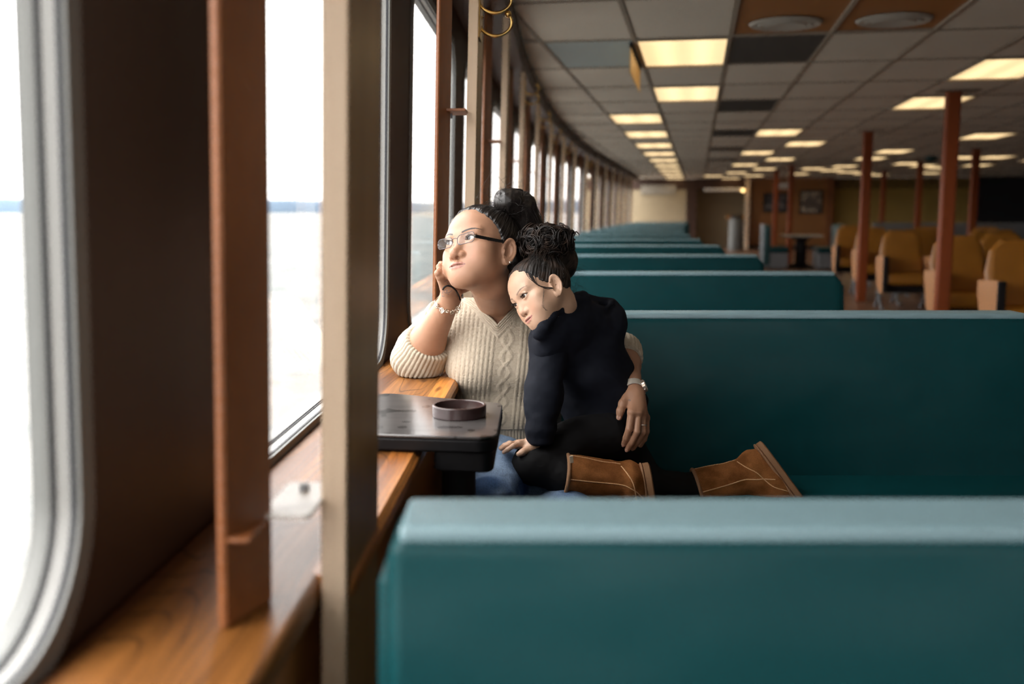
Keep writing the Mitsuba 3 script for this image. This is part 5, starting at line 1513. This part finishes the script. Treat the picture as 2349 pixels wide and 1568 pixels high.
curls = []
for i in range(210):
    d = rng.normal(0, 1, 3); d /= np.linalg.norm(d)
    c = at(1255, 552, 2.495) + d * np.array([.062, .050, .036]) * rng.uniform(.6, 1.06)
    a = rng.normal(0, 1, 3); a /= np.linalg.norm(a); b = np.cross(a, d); b /= np.linalg.norm(b); a = np.cross(d, b)
    R0 = rng.uniform(.010, .024); t0 = rng.uniform(0, 6.3); span = rng.uniform(2.5, 5.5)
    t = np.linspace(0, 1, 18)
    P = c + (np.cos(t0 + span * t) * R0)[:, None] * a + (np.sin(t0 + span * t) * R0)[:, None] * b + (rng.uniform(-.006, .012) * t)[:, None] * d
    for _ in range(6):
        o = rng.normal(0, .0030, 3); w_ = .0012 * np.sin(2 * np.pi * (t * rng.uniform(1, 2) + rng.uniform(0, 1)))
        curls.append(tube(P + o + w_[:, None] * d, .0019 * np.sqrt(np.clip(1 - (2 * t - 1) ** 4, .03, 1)), 4, False))
for i in range(60):      # locks drawn up from the nape and side
    sx, y, z = rng.uniform(-.07, .074), rng.uniform(-.09, .03), rng.uniform(.0, .07)
    q = np.array([sx, y, z]); q = q / np.linalg.norm((q - [0, -.018, .04]) / [.079, .1, .089]) if False else np.array([0, -.018, .04]) + (q - [0, -.018, .04]) / np.linalg.norm((q - [0, -.018, .04]) / np.array([.0785, .0995, .0885]))
    if q[1] > .02 or (q[2] < .035 and q[1] > -.03): continue
    b = HG.w(q); m_ = (b + GT) / 2; mm_ = HG.loc(m_[None])[0] - [0, -.018, .04]; m_ = HG.w(np.array([0, -.018, .04]) + mm_ / max(np.linalg.norm(mm_ / np.array([.0800, .101, .090])), 1e-6))
    curls += bundle([b, m_, GT + rng.normal(0, .015, 3)], rng, 4, .002, .0011, 14, .001)
def ghair_c(p, n, uv): return mix((.007, .0055, .005), (.034, .020, .014), smoothstep(.35, .8, fbm(p.x * 60, p.y * 60, p.z * 40, 3)))
M('mat_hair_girl', bump(prin(proc(ghair_c), .45, .35), hair_bump(HG, GT), eps=4e-4))
M('mat_curls', prin(proc(ghair_c), .52, .28))
k = put(K_ + '__hair', mesh_field(GH, .0030, sub=1), 'mat_hair_girl', True)
put(k + '__curls', cat(curls), 'mat_curls', True)
lab(k, 'dark brown hair in a messy curly bun')
fine = []
for i in range(260):
    if i % 4 == 0:       # flyaways round the bun and nape
        b = at(rng.uniform(1215, 1310), rng.uniform(520, 640), 2.50 + rng.uniform(-.03, .05)); d = rng.normal(0, 1, 3) + [.5, 0, .35]; d /= np.linalg.norm(d)
        e = b + d * rng.uniform(.02, .05); fine.append(tube(lerp_path([b, (b + e) / 2 + rng.normal(0, .007, 3), e + rng.normal(0, .006, 3)], 7), [.0003] * 4 + [.0002, .0002, .0001], 3, False))
    elif i % 4 == 1:     # nape wisps
        b = at(rng.uniform(1300, 1322), rng.uniform(610, 690), 2.53 + rng.uniform(-.02, .03)); e = b + np.array([rng.uniform(.005, .045), rng.uniform(-.01, .01), rng.uniform(-.03, .015)])
        fine.append(tube(lerp_path([b, (b + e) / 2 + rng.normal(0, .008, 3) + [0, 0, .008], e], 7), [.0003] * 4 + [.0002, .0002, .0001], 3, False))
    else:                # hairs at the temple, swept up or falling over the brow
        s0 = rng.uniform(0, 1)
        b0 = np.array([.020 + .050 * s0, .074 - .060 * s0, .070 - .022 * s0]); b0 = b0 + rng.normal(0, .003, 3)
        q = np.array([0, -.010, .040]) + (b0 - [0, -.010, .04]) * 1.02
        e = GT + rng.normal(0, .02, 3); m_ = HG.w(HG.loc(((HG.w(q) + e) / 2)[None])[0] * [1.15, 1.0, 1.12])
        fine.append(tube(lerp_path([HG.w(q), m_, e], 8), .0005, 3, False))
# the strand that hangs across the temple to the ear
for i in range(46):
    o = rng.normal(0, .0022, 3)
    w_ = rng.normal(0, 1, 5) * [5, 4.5, 3.5, 2.5, 1.5]
    P = [surf(C, u + a_ * .9, v + a_ * .5, off=.0025) for (u, v), a_ in zip(((1208, 608), (1217, 632), (1230, 650), (1250, 659), (1268, 660)), w_)]
    fine.append(tube(lerp_path(P, 14), .00042, 4, False))
for i in range(2):
    P = [surf(C, u + rng.normal(0, 2.5), v, off=.003) for u, v in ((1247, 660), (1246, 680), (1249, 700), (1250, 712))]
    fine.append(tube(lerp_path(P, 12), .0003, 4, False))
k2 = put(k + '__loose_hairs', cat(fine), 'mat_curls', True)
labels[k2] = {'label': 'loose wisps and a strand across the temple', 'kind': 'stuff'}
cl = num('hair_clip')
put(cl, rhull([at(1236, 558, 2.452), at(1247, 556, 2.452)], .0045, SPH1), 'mat_chrome', True)
lab(cl, 'small shiny clip in the girl\'s curly bun', 'hair clip')
ls = []
for s in (1, -1):
    for i in range(22):
        x = np.linspace(-.010, .0125, 22)[i]
        zt = .0058 * oG['open'] * (1 - (x / .0135) ** 2) + .001 * x / .013
        b = np.array([s * (EYE[0] + x), EYE[1] + math.sqrt(max((EYER + .0018) ** 2 - x * x - zt * zt, 1e-6)), EYE[2] + zt + .0004])
        e = b + np.array([s * .004 * x / .012, .0045, .003 + .002 * (x > 0)])
        ls.append(tube(HG.w(lerp_path([b, (b + e) / 2 + [0, .0008, -.001], e], 5)), [.0004, .0004, .0003, .0003, .0002], 3, False))
labels[put(K_ + '__eyelashes', cat(ls), 'mat_hair_girl', True)] = {'label': 'dark eyelashes', 'kind': 'stuff'}
